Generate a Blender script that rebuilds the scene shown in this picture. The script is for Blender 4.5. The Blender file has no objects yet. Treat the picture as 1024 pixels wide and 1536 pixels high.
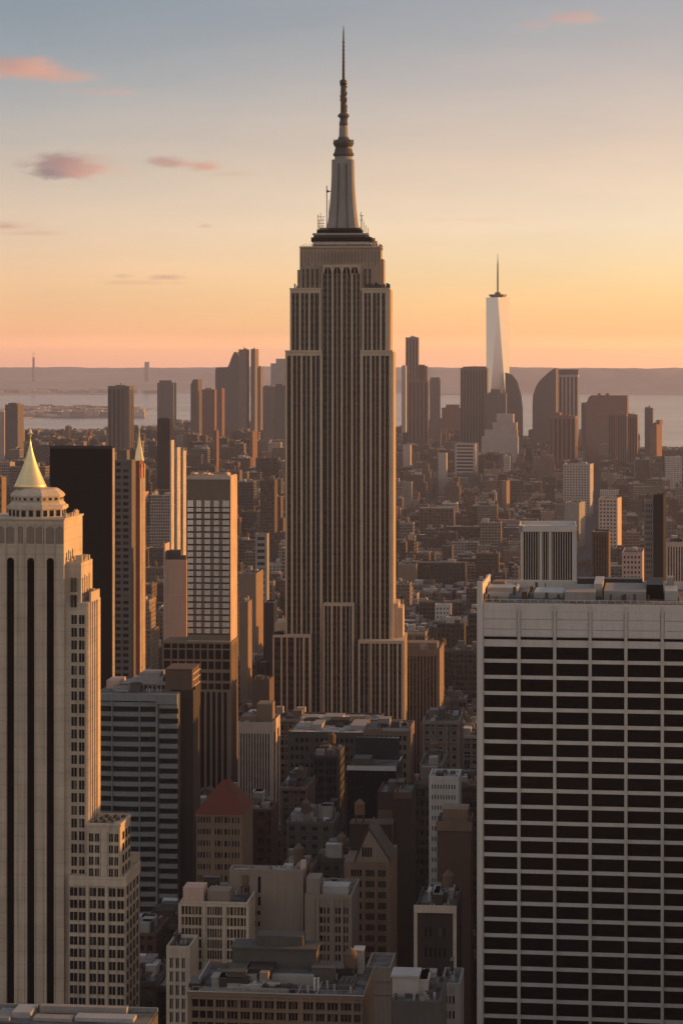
import bpy, math, random
from math import radians as R, sin, cos, tan, atan2, sqrt, pi
sc = bpy.context.scene
# ------------------------------------------------------------------ camera
F = 3600.0; HZ = 548.0; CH = 260.0           # focal length and horizon row in photo pixels, eye height in metres
cam = bpy.data.cameras.new("camera"); camo = bpy.data.objects.new("camera", cam)
sc.collection.objects.link(camo); sc.camera = camo
camo.location = (0, 0, CH); camo.rotation_euler = (R(90), 0, 0)
cam.sensor_fit = 'VERTICAL'; cam.sensor_height = 24.0; cam.lens = 24.0 * F / 1536
cam.shift_y = -(768 - HZ) / 1536
cam.clip_start = 5; cam.clip_end = 200000
# ------------------------------------------------------------------ light
SUN_EL = 7.5; SUN_AZ = (1.0, 0.30)            # direction towards the sun in plan (right, slightly ahead)
sl = sqrt(SUN_AZ[0]**2 + SUN_AZ[1]**2)
sd = (SUN_AZ[0]/sl*cos(R(SUN_EL)), SUN_AZ[1]/sl*cos(R(SUN_EL)), sin(R(SUN_EL)))
sun = bpy.data.lights.new("sun", 'SUN'); suno = bpy.data.objects.new("sun", sun); sc.collection.objects.link(suno)
sun.energy = 5.0; sun.angle = R(0.6); sun.color = (1.0, 0.425, 0.095)
suno.location = (500, 0, 900)
from mathutils import Vector
suno.rotation_euler = Vector((-sd[0], -sd[1], -sd[2])).to_track_quat('-Z', 'Y').to_euler()
sc.view_settings.view_transform = 'Standard'; sc.view_settings.look = 'None'
sc.view_settings.exposure = 0.5; sc.view_settings.gamma = 1.0; sc.view_settings.use_curve_mapping = False

def s2l(c):
    return tuple((x/255/12.92 if x/255 <= .04045 else ((x/255+.055)/1.055)**2.4) for x in c)

class NT:
    """tiny helper for node trees"""
    def __init__(s, nt): s.nt = nt; nt.nodes.clear()
    def n(s, typ, ins=None, **kw):
        nd = s.nt.nodes.new(typ)
        for k, v in kw.items(): setattr(nd, k, v)
        for k, v in (ins or {}).items(): s.set(nd.inputs[k], v)
        return nd
    def set(s, sock, v):
        if isinstance(v, bpy.types.NodeSocket): s.nt.links.new(v, sock)
        elif isinstance(v, bpy.types.Node): s.nt.links.new(v.outputs[0], sock)
        else:
            if isinstance(v, (tuple, list)) and sock.type == 'RGBA' and len(v) == 3: v = (*v, 1)
            sock.default_value = v
    def m(s, op, a, b=0.0, c=0.0, clamp=False):
        nd = s.nt.nodes.new('ShaderNodeMath'); nd.operation = op; nd.use_clamp = clamp
        s.set(nd.inputs[0], a); s.set(nd.inputs[1], b); s.set(nd.inputs[2], c); return nd.outputs[0]
    def v(s, op, a, b=(0, 0, 0), out=0):
        nd = s.nt.nodes.new('ShaderNodeVectorMath'); nd.operation = op
        s.set(nd.inputs[0], a); s.set(nd.inputs[1], b)
        return nd.outputs['Value'] if op in ('DOT_PRODUCT', 'LENGTH', 'DISTANCE') else nd.outputs[0]
    def mix(s, f, a, b, mode='MIX'):
        nd = s.nt.nodes.new('ShaderNodeMix'); nd.data_type = 'RGBA'; nd.blend_type = mode
        s.set(nd.inputs[0], f); s.set(nd.inputs[6], a); s.set(nd.inputs[7], b); return nd.outputs[2]
    def ramp(s, f, stops, interp='LINEAR'):
        nd = s.nt.nodes.new('ShaderNodeValToRGB'); cr = nd.color_ramp; cr.interpolation = interp
        while len(cr.elements) < len(stops): cr.elements.new(0.5)
        for e, (p, c) in zip(cr.elements, stops):
            e.position = p; e.color = (*c, 1) if len(c) == 3 else c
        s.set(nd.inputs[0], f); return nd.outputs[0]
    def rng(s, val, a, b, c=0.0, d=1.0, smooth=False):
        nd = s.nt.nodes.new('ShaderNodeMapRange')
        if smooth: nd.interpolation_type = 'SMOOTHSTEP'
        for i, x in enumerate((val, a, b, c, d)): s.set(nd.inputs[i], x)
        return nd.outputs[0]
    def comb(s, x, y, z):
        nd = s.nt.nodes.new('ShaderNodeCombineXYZ')
        for i, q in enumerate((x, y, z)): s.set(nd.inputs[i], q)
        return nd.outputs[0]

# ------------------------------------------------------------------ sky
world = bpy.data.worlds.new("World"); sc.world = world; world.use_nodes = True
W = NT(world.node_tree)
tc = W.n('ShaderNodeTexCoord')
sep = W.n('ShaderNodeSeparateXYZ', {0: tc.outputs['Generated']})
gx, gy, gz = sep.outputs
hl = W.m('SQRT', W.m('ADD', W.m('MULTIPLY', gx, gx), W.m('MULTIPLY', gy, gy)))
el = W.m('DIVIDE', gz, hl)                                   # tangent of the elevation
az = W.m('ARCTAN2', gx, gy)                                  # 0 ahead, + to the right
def P(y): return max(0.0, ((HZ - y)/F)/0.2)
# what the sky sends through the air between: the haze box (see the end of the script) dims it, so the sky beyond is brighter
HAZE_D = 3.6e-5; BOX_END = 30000.0; BOX_TOP = 447.0; VEIL = (.205, .138, .116); EXPO = 2**0.5
def through(y, c):
    t = (HZ - y)/F; L = min(BOX_END, (BOX_TOP - CH)/max(t, 1e-5)); T_ = math.exp(-HAZE_D*L)
    return tuple(max(.02, (a/EXPO - v*(1-T_))/T_) for a, v in zip(s2l(c), VEIL))
e1 = W.m('DIVIDE', el, 0.2)
YS = (546, 526, 500, 470, 430, 390, 340, 300, 250, 200, 160, 110, 60, 0)
LC = ((226, 166, 138), (234, 172, 136), (238, 178, 136), (240, 188, 142), (240, 196, 152), (236, 200, 164), (230, 202, 174), (220, 198, 176), (206, 190, 174), (190, 182, 174), (180, 177, 174), (164, 168, 172), (151, 160, 167), (143, 154, 163))
RC = ((250, 186, 142), (255, 190, 138), (255, 194, 136), (255, 204, 142), (255, 214, 156), (253, 221, 174), (250, 224, 190), (245, 219, 190), (236, 210, 186), (224, 202, 184), (214, 197, 184), (199, 187, 181), (184, 179, 178), (171, 171, 175))
def lr(C_): return [(P(y), through(y, c)) for y, c in zip(YS, C_)] + [(1, tuple(q/EXPO for q in s2l((128, 146, 165))))]
left = W.ramp(e1, lr(LC)); right = W.ramp(e1, lr(RC))
skyc = W.mix(W.rng(az, -0.13, 0.13), left, right)
high = W.ramp(el, [(0.0, (.27, .29, .33)), (0.2, (.24, .27, .31)), (0.5, (.20, .22, .26)), (1.0, (.12, .15, .21))])
skyc = W.mix(W.rng(el, 0.12, 0.26, smooth=True), skyc, high)
# the sky behind the viewer, brightened and warmed to light the shaded fronts
back = W.rng(gy, 0.3, -0.5, 0.0, 1.0, smooth=True)
east = W.ramp(el, [(0.0, (.62, .48, .385)), (0.12, (.66, .53, .43)), (0.35, (.50, .45, .41)), (1.0, (.20, .23, .27))])
skyc = W.mix(back, skyc, east)
# glow round the sun, outside the frame to the right
glow = W.m('POWER', W.m('MAXIMUM', W.v('DOT_PRODUCT', tc.outputs['Generated'], sd), 0.0), 6.0)
skyc = W.mix(W.m('MULTIPLY', glow, 0.9), skyc, (1.25, 0.72, 0.34))
wisp = W.n('ShaderNodeTexNoise', {'Vector': W.v('MULTIPLY', tc.outputs['Generated'], (7, 7, 46)), 'Scale': 1.0, 'Detail': 6.0, 'Roughness': 0.6})
wf = W.rng(wisp.outputs['Fac'], .35, .68, .955, 1.05)
skyc = W.mix(1.0, skyc, W.comb(wf, W.m('ADD', W.m('MULTIPLY', wf, .6), .4), W.m('ADD', W.m('MULTIPLY', wf, .3), .7)), 'MULTIPLY')
# small sunset clouds
nz = W.n('ShaderNodeTexNoise', {'Vector': W.v('MULTIPLY', tc.outputs['Generated'], (60, 60, 150)), 'Scale': 1.0, 'Detail': 8.0, 'Roughness': 0.62})
nz2 = W.n('ShaderNodeTexNoise', {'Vector': W.v('MULTIPLY', tc.outputs['Generated'], (22, 22, 60)), 'Scale': 1.0, 'Detail': 2.0})
wob = W.m('MULTIPLY', W.m('SUBTRACT', nz2.outputs['Fac'], 0.5), 0.016)
nf = nz.outputs['Fac']
clouds = [(30, 110, 82, 19, .9, .18), (12, 104, 46, 15, .6, .5), (98, 118, 62, 12, .55, .1), (98, 256, 74, 23, 1.0, .8), (76, 262, 50, 15, .95, 1.0), (256, 246, 36, 11, .8, .5), (305, 252, 34, 11, .85, .12),
          (18, 342, 42, 8, .8, .3), (320, 340, 14, 5, .5, .2), (248, 417, 30, 5, .55, .3), (182, 415, 14, 4, .35, .3), (150, 140, 60, 7, .25, .1), (350, 262, 44, 5, .25, .1), (60, 352, 60, 5, .3, .2), (210, 425, 70, 5, .25, .2), (700, 330, 90, 6, .12, 0), (940, 70, 60, 6, .15, 0), (868, 30, 40, 12, .45, 0.0), (800, 40, 24, 8, .2, 0.0), (460, 243, 40, 6, .12, 0)]
for (cx, cy, rx, ry, op, dark) in clouds:
    tx = (cx - 512)/F; tz = (HZ - cy)/F
    dx = W.m('DIVIDE', W.m('ADD', W.m('SUBTRACT', az, math.atan(tx)), wob), rx/F)
    dz = W.m('DIVIDE', W.m('SUBTRACT', el, tz), ry/F)
    up = W.m('MULTIPLY', dz, W.rng(dz, -0.05, 0.05, 1.5, 1.0))          # flatter underside
    d = W.m('SQRT', W.m('ADD', W.m('MULTIPLY', dx, dx), W.m('MULTIPLY', up, up)))
    d = W.m('ADD', d, W.m('MULTIPLY', W.m('SUBTRACT', nf, 0.5), 2.3))
    mask = W.m('MULTIPLY', W.rng(d, 1.35, 0.15, smooth=True), op)
    lit = W.mix(W.rng(W.m('SUBTRACT', dz, dx), -1.3, 1.3, 0.0, 1.0), tuple(q/EXPO for q in s2l((240, 178, 150))), tuple(q/EXPO for q in s2l((214, 164, 148))))
    cc = W.mix(W.m('MULTIPLY', W.rng(W.m('ADD', dx, W.m('MULTIPLY', nf, .6)), 1.5, 0.1, smooth=True), dark), lit, tuple(q/EXPO for q in s2l((160, 138, 138))))
    skyc = W.mix(mask, skyc, cc)
below = VEIL
skyc = W.mix(W.rng(el, -0.002, -0.02), skyc, below)
bg1 = W.n('ShaderNodeBackground', {'Color': skyc, 'Strength': 1.0})
nish = W.n('ShaderNodeTexSky', sky_type='NISHITA', sun_disc=False, sun_elevation=R(SUN_EL), sun_rotation=atan2(sd[0], sd[1]))
bg2 = W.n('ShaderNodeBackground', {'Color': nish.outputs[0], 'Strength': 0.05})
add = W.n('ShaderNodeMixShader', {0: 0.04, 1: bg1.outputs[0], 2: bg2.outputs[0]})
W.n('ShaderNodeOutputWorld', {'Surface': add.outputs[0]})

# ------------------------------------------------------------------ materials
MATS = {}
def mat_new(name):
    m = bpy.data.materials.new(name); m.use_nodes = True; return m, NT(m.node_tree)
def finish(T, **ins):
    b = T.n('ShaderNodeBsdfPrincipled', {k.replace('_', ' '): v for k, v in ins.items()})
    T.n('ShaderNodeOutputMaterial', {'Surface': b.outputs[0]}); return b
def stone(name, col, var=.25, rough=.85, joint=None, streak=.35, spec=.3):
    """masonry: blotches, rain streaks, optional coursing lines"""
    m, T = mat_new(name)
    pos = T.n('ShaderNodeTexCoord').outputs['Object']
    n1 = T.n('ShaderNodeTexNoise', {'Vector': pos, 'Scale': .12, 'Detail': 5.0, 'Roughness': .6})
    n2 = T.n('ShaderNodeTexNoise', {'Vector': T.v('MULTIPLY', pos, (1.3, 1.3, .05)), 'Scale': 1.0, 'Detail': 4.0})
    n3 = T.n('ShaderNodeTexNoise', {'Vector': pos, 'Scale': 2.2, 'Detail': 3.0})
    f = T.m('ADD', T.m('MULTIPLY', T.m('SUBTRACT', n1.outputs['Fac'], .5), var*2.2), T.m('MULTIPLY', T.m('SUBTRACT', n2.outputs['Fac'], .5), streak))
    f = T.m('ADD', T.m('ADD', f, T.m('MULTIPLY', T.m('SUBTRACT', n3.outputs['Fac'], .5), .25)), 1.0)
    if joint:
        sz = T.n('ShaderNodeSeparateXYZ', {0: pos}).outputs
        g = T.m('FRACT', T.m('DIVIDE', sz[2], joint))
        f = T.m('MULTIPLY', f, T.m('SUBTRACT', 1.0, T.m('MULTIPLY', T.m('LESS_THAN', g, .1), .13)))
    c = T.v('MULTIPLY', T.comb(f, f, f), tuple(col))
    bump = T.n('ShaderNodeBump', {'Strength': .35, 'Distance': .15, 'Height': n3.outputs['Fac']})
    finish(T, Base_Color=c, Roughness=rough, Normal=bump.outputs[0], Specular_IOR_Level=spec)
    MATS[name] = m; return m
def glass(name, col=(.006, .007, .008), rough=.12, blinds=.12, bc=(.12, .10, .08), spec=.3):
    m, T = mat_new(name)
    isl = T.n('ShaderNodeNewGeometry').outputs['Random Per Island']
    ob = T.n('ShaderNodeObjectInfo').outputs['Random']
    r = T.m('FRACT', T.m('ADD', T.m('MULTIPLY', isl, 3.7), T.m('MULTIPLY', ob, 7.3)))
    wn = T.n('ShaderNodeTexWhiteNoise', {'W': T.m('MULTIPLY', r, 91.7)}, noise_dimensions='1D').outputs['Value']
    pos = T.n('ShaderNodeTexCoord').outputs['Object']
    ns = T.n('ShaderNodeTexNoise', {'Vector': pos, 'Scale': .9}).outputs['Fac']
    c = T.mix(T.m('LESS_THAN', wn, blinds), tuple(col), tuple(bc))
    c = T.mix(T.m('MULTIPLY', r, .8), c, tuple(x*2.2 for x in col))
    c = T.mix(1.0, c, T.comb(T.m('ADD', .5, ns), T.m('ADD', .5, ns), T.m('ADD', .5, ns)), 'MULTIPLY')
    bump = T.n('ShaderNodeBump', {'Strength': .15, 'Distance': .3, 'Height': ns})
    finish(T, Base_Color=c, Roughness=rough, Specular_IOR_Level=spec, Normal=bump.outputs[0])
    MATS[name] = m; return m
def strip_mat(name, floor_h=3.7, wincol=(.012, .012, .014), span=(.05, .035, .028), light=.10):
    """a vertical run of windows and metal spandrels; each storey's pane has its own tone"""
    m, T = mat_new(name)
    pos = T.n('ShaderNodeTexCoord').outputs['Object']
    x, y, z = T.n('ShaderNodeSeparateXYZ', {0: pos}).outputs
    q = T.m('DIVIDE', z, floor_h); fz = T.m('FRACT', q); k = T.m('FLOOR', q)
    cx = T.m('FLOOR', T.m('ADD', T.m('DIVIDE', T.m('ADD', x, T.m('MULTIPLY', y, 1.3)), 2.5), .5))
    wn = T.n('ShaderNodeTexWhiteNoise', {'Vector': T.comb(k, cx, 0.0)}, noise_dimensions='2D').outputs['Value']
    isw = T.m('GREATER_THAN', fz, .42)
    wc = T.mix(T.m('GREATER_THAN', wn, .93), tuple(wincol), (light, light*.85, light*.66))
    wc = T.mix(T.m('MULTIPLY', wn, .5), wc, (.03, .026, .024))
    c = T.mix(isw, tuple(span), wc)
    finish(T, Base_Color=c, Roughness=T.m('SUBTRACT', .55, T.m('MULTIPLY', isw, .35)), Specular_IOR_Level=.4)
    MATS[name] = m; return m
def roofmat(name, col, col2):
    m, T = mat_new(name)
    pos = T.n('ShaderNodeTexCoord').outputs['Object']
    n1 = T.n('ShaderNodeTexNoise', {'Vector': T.v('MULTIPLY', pos, (1, 1.6, 1)), 'Scale': .16, 'Detail': 6.0, 'Roughness': .65})
    v = T.n('ShaderNodeTexVoronoi', {'Vector': pos, 'Scale': .25})
    f = T.rng(T.m('ADD', n1.outputs['Fac'], T.m('MULTIPLY', v.outputs['Distance'], .05)), .42, .6)
    finish(T, Base_Color=T.mix(f, tuple(col), tuple(col2)), Roughness=.8)
    MATS[name] = m; return m
def plain(name, col, rough=.6, metal=0.0, var=.2):
    m, T = mat_new(name)
    pos = T.n('ShaderNodeTexCoord').outputs['Object']
    n1 = T.n('ShaderNodeTexNoise', {'Vector': pos, 'Scale': .5, 'Detail': 4.0}).outputs['Fac']
    f = T.m('ADD', 1 - var/2, T.m('MULTIPLY', n1, var))
    finish(T, Base_Color=T.v('MULTIPLY', T.comb(f, f, f), tuple(col)), Roughness=rough, Metallic=metal)
    MATS[name] = m; return m
def city_material():
    """walls of the ordinary blocks: storeys and window columns measured on each face; colour and layout from mesh attributes"""
    m, T = mat_new('block_wall')
    geo = T.n('ShaderNodeNewGeometry'); pos = geo.outputs['Position']; nor = geo.outputs['True Normal']
    nx, ny, nzz = T.n('ShaderNodeSeparateXYZ', {0: nor}).outputs
    px, py, pz = T.n('ShaderNodeSeparateXYZ', {0: pos}).outputs
    s = T.m('SUBTRACT', T.m('MULTIPLY', px, ny), T.m('MULTIPLY', py, nx))
    at = T.n('ShaderNodeAttribute', attribute_name='Col'); par = T.n('ShaderNodeAttribute', attribute_name='Par')
    pr, pg, pb = T.n('ShaderNodeSeparateXYZ', {0: par.outputs['Vector']}).outputs     # pitch, window share, has windows / roof flag
    fh = T.m('ADD', 3.3, T.m('MULTIPLY', pg, .6))
    a = T.m('DIVIDE', s, pr); b = T.m('DIVIDE', pz, fh)
    fa = T.m('FRACT', a); fb = T.m('FRACT', b)
    wn = T.n('ShaderNodeTexWhiteNoise', {'Vector': T.comb(T.m('FLOOR', a), T.m('FLOOR', b), pr)}, noise_dimensions='3D').outputs['Value']
    inx = T.m('LESS_THAN', T.m('ABSOLUTE', T.m('SUBTRACT', fa, .5)), T.m('ADD', .2, T.m('MULTIPLY', pg, .2)))
    inz = T.m('LESS_THAN', T.m('ABSOLUTE', T.m('SUBTRACT', fb, .55)), T.m('ADD', .22, T.m('MULTIPLY', pg, .1)))
    mull = T.m('GREATER_THAN', T.m('ABSOLUTE', T.m('SUBTRACT', fa, .5)), .025)
    wall = T.m('LESS_THAN', T.m('ABSOLUTE', nzz), .3)
    win = T.m('MULTIPLY', T.m('MULTIPLY', T.m('MULTIPLY', inx, inz), T.m('MULTIPLY', wall, pb)), mull)
    n1 = T.n('ShaderNodeTexNoise', {'Vector': T.v('MULTIPLY', pos, (.5, .5, .06)), 'Scale': 1.0, 'Detail': 4.0}).outputs['Fac']
    n2 = T.n('ShaderNodeTexNoise', {'Vector': pos, 'Scale': .12, 'Detail': 6.0, 'Roughness': .7}).outputs['Fac']
    f = T.m('ADD', .35, T.m('ADD', T.m('MULTIPLY', n1, .6), T.m('MULTIPLY', n2, .7)))
    rf = T.rng(n2, .40, .60, .45, 1.5)
    f = T.m('ADD', T.m('MULTIPLY', wall, f), T.m('MULTIPLY', T.m('SUBTRACT', 1.0, wall), rf))
    sill = T.m('MULTIPLY', T.m('MULTIPLY', T.m('LESS_THAN', fb, .09), wall), T.m('MULTIPLY', pb, .35))
    f = T.m('MULTIPLY', f, T.m('SUBTRACT', 1.0, sill))
    base = T.mix(1.0, at.outputs['Color'], T.comb(f, f, f), 'MULTIPLY')
    gc = T.mix(T.m('GREATER_THAN', wn, .88), (.006, .007, .008), (.07, .062, .05))
    c = T.mix(win, base, gc)
    rough = T.m('SUBTRACT', .85, T.m('MULTIPLY', win, .62))
    bump = T.n('ShaderNodeBump', {'Strength': .8, 'Distance': .4, 'Height': T.m('SUBTRACT', 1.0, win)})
    finish(T, Base_Color=c, Roughness=rough, Normal=bump.outputs[0], Specular_IOR_Level=.35)
    return m
CITY = city_material()
stone('limestone_warm', (.42, .355, .285), joint=3.3, var=.35, streak=.5)
stone('crown_stone', (.26, .205, .155), streak=.6); stone('limestone_grey', (.42, .345, .262), var=.18)
stone('limestone_rose', (.42, .33, .28))
stone('travertine', (.46, .435, .41), var=.14, streak=.3, rough=.6)
stone('concrete_grey', (.22, .21, .20))
stone('concrete_dark', (.065, .063, .06))
stone('concrete_band', (.16, .178, .185), var=.15); stone('mast_grey', (.23, .22, .21), var=.15); stone('frame_taupe', (.16, .13, .105), var=.15); stone('ashen_concrete', (.11, .10, .095))
stone('brick_brown', (.09, .060, .046), joint=.6)
stone('brick_dark', (.032, .026, .023), joint=.6)
stone('brick_tan', (.18, .13, .095), joint=.6)
stone('brick_red', (.20, .060, .034), joint=.6)
stone('plaster_taupe', (.20, .165, .138), var=.15, streak=.5)
stone('plaster_pink', (.42, .30, .25), var=.12)
stone('white_paint', (.46, .44, .42), var=.15, streak=.4)
stone('black_stone', (.008, .0075, .007), var=.1, rough=.5, spec=.06)
stone('terracotta_roof', (.11, .028, .018), joint=.5)
stone('skyline_grey', (.15, .125, .115)); stone('skyline_brown', (.14, .085, .065)); stone('skyline_dark', (.10, .088, .085)); stone('skyline_pale', (.34, .30, .28)); stone('skyline_red', (.15, .088, .07))
glass('window_glass'); glass('window_black', (.0015, .002, .0025), .12, .07, (.008, .0075, .006), spec=.04)
glass('window_brown', (.02, .014, .010), .15, .25, (.16, .10, .06))
plain('window_pale', (.92, .92, .90), .2, .75, .08); glass('glass_green', (.006, .009, .010), .08, .1, (.02, .025, .025), spec=.3)
plain('glass_mirror', (.62, .60, .58), .14, .92, .04)
strip_mat('window_strip', 3.7, (.006, .006, .007), (.014, .011, .0095), .045); strip_mat('window_strip_black', 3.7, (.004, .004, .005), (.010, .009, .009), .02)
roofmat('roof_tar', (.016, .017, .018), (.11, .11, .11)); roofmat('roof_snowy', (.06, .06, .06), (.42, .41, .40)); roofmat('roof_grey', (.035, .035, .035), (.12, .118, .115))
plain('gilded_metal', (.80, .63, .34), .36, .75); plain('dark_metal', (.04, .036, .034), .5, .5); plain('aluminium', (.34, .31, .29), .45, .6, .3)
plain('pale_metal', (.30, .295, .29), .5, .2, .5); plain('tank_wood', (.10, .065, .045), .9, 0, .5); plain('smoke_grey', (.4, .36, .34), 1.0)
plain('navy_panel', (.008, .016, .024), .3)

# ------------------------------------------------------------------ mesh helpers
COL = sc.collection
class MB:
    def __init__(s): s.v = []; s.f = []; s.mi = []; s.att = []
    def face(s, pts, mi=0, a=None):
        k = len(s.v); s.v += pts; s.f.append(tuple(range(k, k+len(pts)))); s.mi.append(mi); s.att.append(a)
    def box(s, x0, x1, y0, y1, z0, z1, mi=0, a=None, ar=None, bottom=False):
        k = len(s.v)
        s.v += [(x0,y0,z0),(x1,y0,z0),(x1,y1,z0),(x0,y1,z0),(x0,y0,z1),(x1,y0,z1),(x1,y1,z1),(x0,y1,z1)]
        fs = [(0,1,5,4),(1,2,6,5),(2,3,7,6),(3,0,4,7),(4,5,6,7)] + [(3,2,1,0)]
        for i, q in enumerate(fs):
            s.f.append(tuple(k+j for j in q)); s.mi.append(mi)
            s.att.append((a[i] if isinstance(a, list) else a) if i != 4 else (ar if ar is not None else (a[4] if isinstance(a, list) and len(a) > 4 else (a[0] if isinstance(a, list) else a))))
        return s
    def lathe(s, cx, cy, prof, seg=24, rot=0.0, sq=1.0):
        """prof: list of (radius, z)"""
        k = len(s.v); n = len(prof)
        for r, z in prof:
            for j in range(seg):
                t = rot + 2*pi*j/seg
                s.v.append((cx + r*cos(t), cy + r*sq*sin(t), z))
        for i in range(n-1):
            for j in range(seg):
                j2 = (j+1) % seg
                s.f.append((k+i*seg+j, k+i*seg+j2, k+(i+1)*seg+j2, k+(i+1)*seg+j)); s.mi.append(0); s.att.append(None)
        s.f.append(tuple(k+(n-1)*seg+j for j in range(seg))); s.mi.append(0); s.att.append(None)
        s.f.append(tuple(k+j for j in reversed(range(seg)))); s.mi.append(0); s.att.append(None)
        return s
    def prism(s, poly, y0, y1):
        """poly: outline in (x,z), counter-clockwise seen from -y, extruded y0..y1"""
        n = len(poly); k = len(s.v)
        s.v += [(x, y0, z) for x, z in poly] + [(x, y1, z) for x, z in poly]
        s.f.append(tuple(k+i for i in range(n))); s.f.append(tuple(k+n+i for i in reversed(range(n))))
        for i in range(n):
            j = (i+1) % n; s.f.append((k+j, k+i, k+n+i, k+n+j))
        s.mi += [0]*(n+2); s.att += [None]*(n+2); return s
    def build(s, name, mats, parent=None, smooth=False):
        me = bpy.data.meshes.new(name); me.from_pydata(s.v, [], s.f)
        for m in (mats if isinstance(mats, (list, tuple)) else [mats]):
            me.materials.append(MATS[m] if isinstance(m, str) else m)
        if any(s.mi): me.polygons.foreach_set('material_index', s.mi)
        if any(a is not None for a in s.att):
            ca = me.attributes.new('Col', 'FLOAT_COLOR', 'FACE'); pa = me.attributes.new('Par', 'FLOAT_VECTOR', 'FACE')
            D = (.2, .18, .16, 3., .5, 0.)
            ca.data.foreach_set('color', [q for a in s.att for q in ((*(a or D)[:3], 1.0))])
            pa.data.foreach_set('vector', [q for a in s.att for q in (a or D)[3:6]])
        if smooth: me.polygons.foreach_set('use_smooth', [True]*len(s.f))
        me.update()
        o = bpy.data.objects.new(name, me); COL.objects.link(o)
        if parent: o.parent = parent
        return o
def tag(o, label=None, cat=None, group=None, kind=None):
    if label: o['label'] = label
    if cat: o['category'] = cat
    if group: o['group'] = group
    if kind: o['kind'] = kind
    return o

HEROES = []      # plan footprints and picture extents, so that the ordinary blocks keep clear of them
class Bld:
    """a building whose north front runs from photo column pl to pr at distance Y; top row pt"""
    def __init__(s, name, label, cat, pl, pr, Y, pt, theta=6.0, group=None, vis=1536, side=None, depth=None):
        s.th = R(theta); s.Y = Y; s.pl = pl
        tl = (pl-512)/F; s.X = tl*Y
        s.root = bpy.data.objects.new(name, None); COL.objects.link(s.root)
        s.root.location = (s.X, Y, 0); s.root.rotation_euler = (0, 0, -s.th); s.root.empty_display_size = 5
        tag(s.root, label, cat, group)
        s.w = s.x(pr); s.h = s.z(pt)
        s.d = depth if depth is not None else (s.dep(s.w, side) if side else 25)
        s.reg(0, s.w, 0, s.d, pt, vis)
    def reg(s, x0, x1, y0, y1, pt, vis):
        c = [s.wp(x, y) for x in (x0, x1) for y in (y0, y1)]
        px = [512 + F*a/b for a, b in c]
        HEROES.append(dict(c=c, pl=min(px), pr=max(px), top=pt, vis=vis, Y=min(b for a, b in c)))
    def wp(s, x, y): return (s.X + x*cos(s.th) + y*sin(s.th), s.Y - x*sin(s.th) + y*cos(s.th))
    def x(s, px, y=0.0):
        t = (px-512)/F; X0, Y0 = s.X + y*sin(s.th), s.Y + y*cos(s.th)
        return (t*Y0 - X0)/(cos(s.th) + t*sin(s.th))
    def dep(s, x, px, y=0.0):
        """depth behind front corner (x,y) at which its side ends in column px"""
        t = (px-512)/F; X0, Y0 = s.wp(x, y); return (t*Y0 - X0)/(sin(s.th) - t*cos(s.th))
    def z(s, py, x=0.0, y=0.0): return CH - (py-HZ)*(s.wp(x, y)[1])/F
    def part(s, name, mb, mat, parent=None, smooth=False): return mb.build(name, mat, parent or s.root, smooth)

def facade(mb, wins, face, w, x0, x1, z0, z1, cols, rows, rib=.5, off=0.0, back=False):
    """piers and spandrels 'rib' proud of a core; open bays go to wins. face 'N': plane y=off; 'W': plane x=off, running along y"""
    def bx(a, b, za, zb, r=rib):
        if b-a < .01 or zb-za < .01: return
        if face == 'N': mb.box(a, b, off-r, off, za, zb)
        elif face == 'W': mb.box(off, off+r, a, b, za, zb)
        else: mb.box(off-r, off, a, b, za, zb)
    def wx(a, b, za, zb):
        if face == 'N': wins.append((a+.02, b-.02, off-.09, off-.02, za+.02, zb-.02))
        elif face == 'W': wins.append((off+.02, off+.09, a+.02, b-.02, za+.02, zb-.02))
        else: wins.append((off-.09, off-.02, a+.02, b-.02, za+.02, zb-.02))
    cols = [c for c in sorted(cols) if c[0] >= x0-.001 and c[1] <= x1+.001]; rows = [r for r in sorted(rows) if r[0] >= z0-.001 and r[1] <= z1+.001]
    p = x0
    for a, b in cols: bx(p, a, z0, z1); p = b
    bx(p, x1, z0, z1)
    for a, b in cols:
        q = z0
        for c, d in rows:
            bx(a, b, q, c, rib-.12); wx(a, b, c, d); q = d
        bx(a, b, q, z1, rib-.12)
def place_windows(bld, wins, mat, name='window', mullions=1, keep=100, parent=None):
    """up to 100 panes are parts, further ones one part; wins sorted by how large and high they stand"""
    wins = sorted(wins, key=lambda q: -(q[5]))
    for q in wins[:keep]:
        m = MB(); split(m, q, mullions); m.build(name, mat, parent or bld.root)
    if wins[keep:]:
        m = MB()
        for q in wins[keep:]: split(m, q, mullions)
        o = m.build(name, mat, parent or bld.root); o['kind'] = 'stuff'
def split(m, q, n):
    x0, x1, y0, y1, z0, z1 = q
    if x1-x0 > y1-y0:
        w = (x1-x0)/n
        for i in range(n): m.box(x0+i*w+(.09 if i else 0), x0+(i+1)*w-(.09 if i < n-1 else 0), y0, y1, z0, z1)
    else:
        w = (y1-y0)/n
        for i in range(n): m.box(x0, x1, y0+i*w+(.09 if i else 0), y0+(i+1)*w-(.09 if i < n-1 else 0), z0, z1)
def even(a, b, n, share):
    p = (b-a)/n; return [(a+p*(i+.5-share/2), a+p*(i+.5+share/2)) for i in range(n)]
def parapet(mb, x0, x1, y0, y1, z, h=1.1, t=.4):
    mb.box(x0, x1, y0, y0+t, z, z+h); mb.box(x0, x1, y1-t, y1, z, z+h); mb.box(x0, x0+t, y0+t, y1-t, z, z+h); mb.box(x1-t, x1, y0+t, y1-t, z, z+h)
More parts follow.
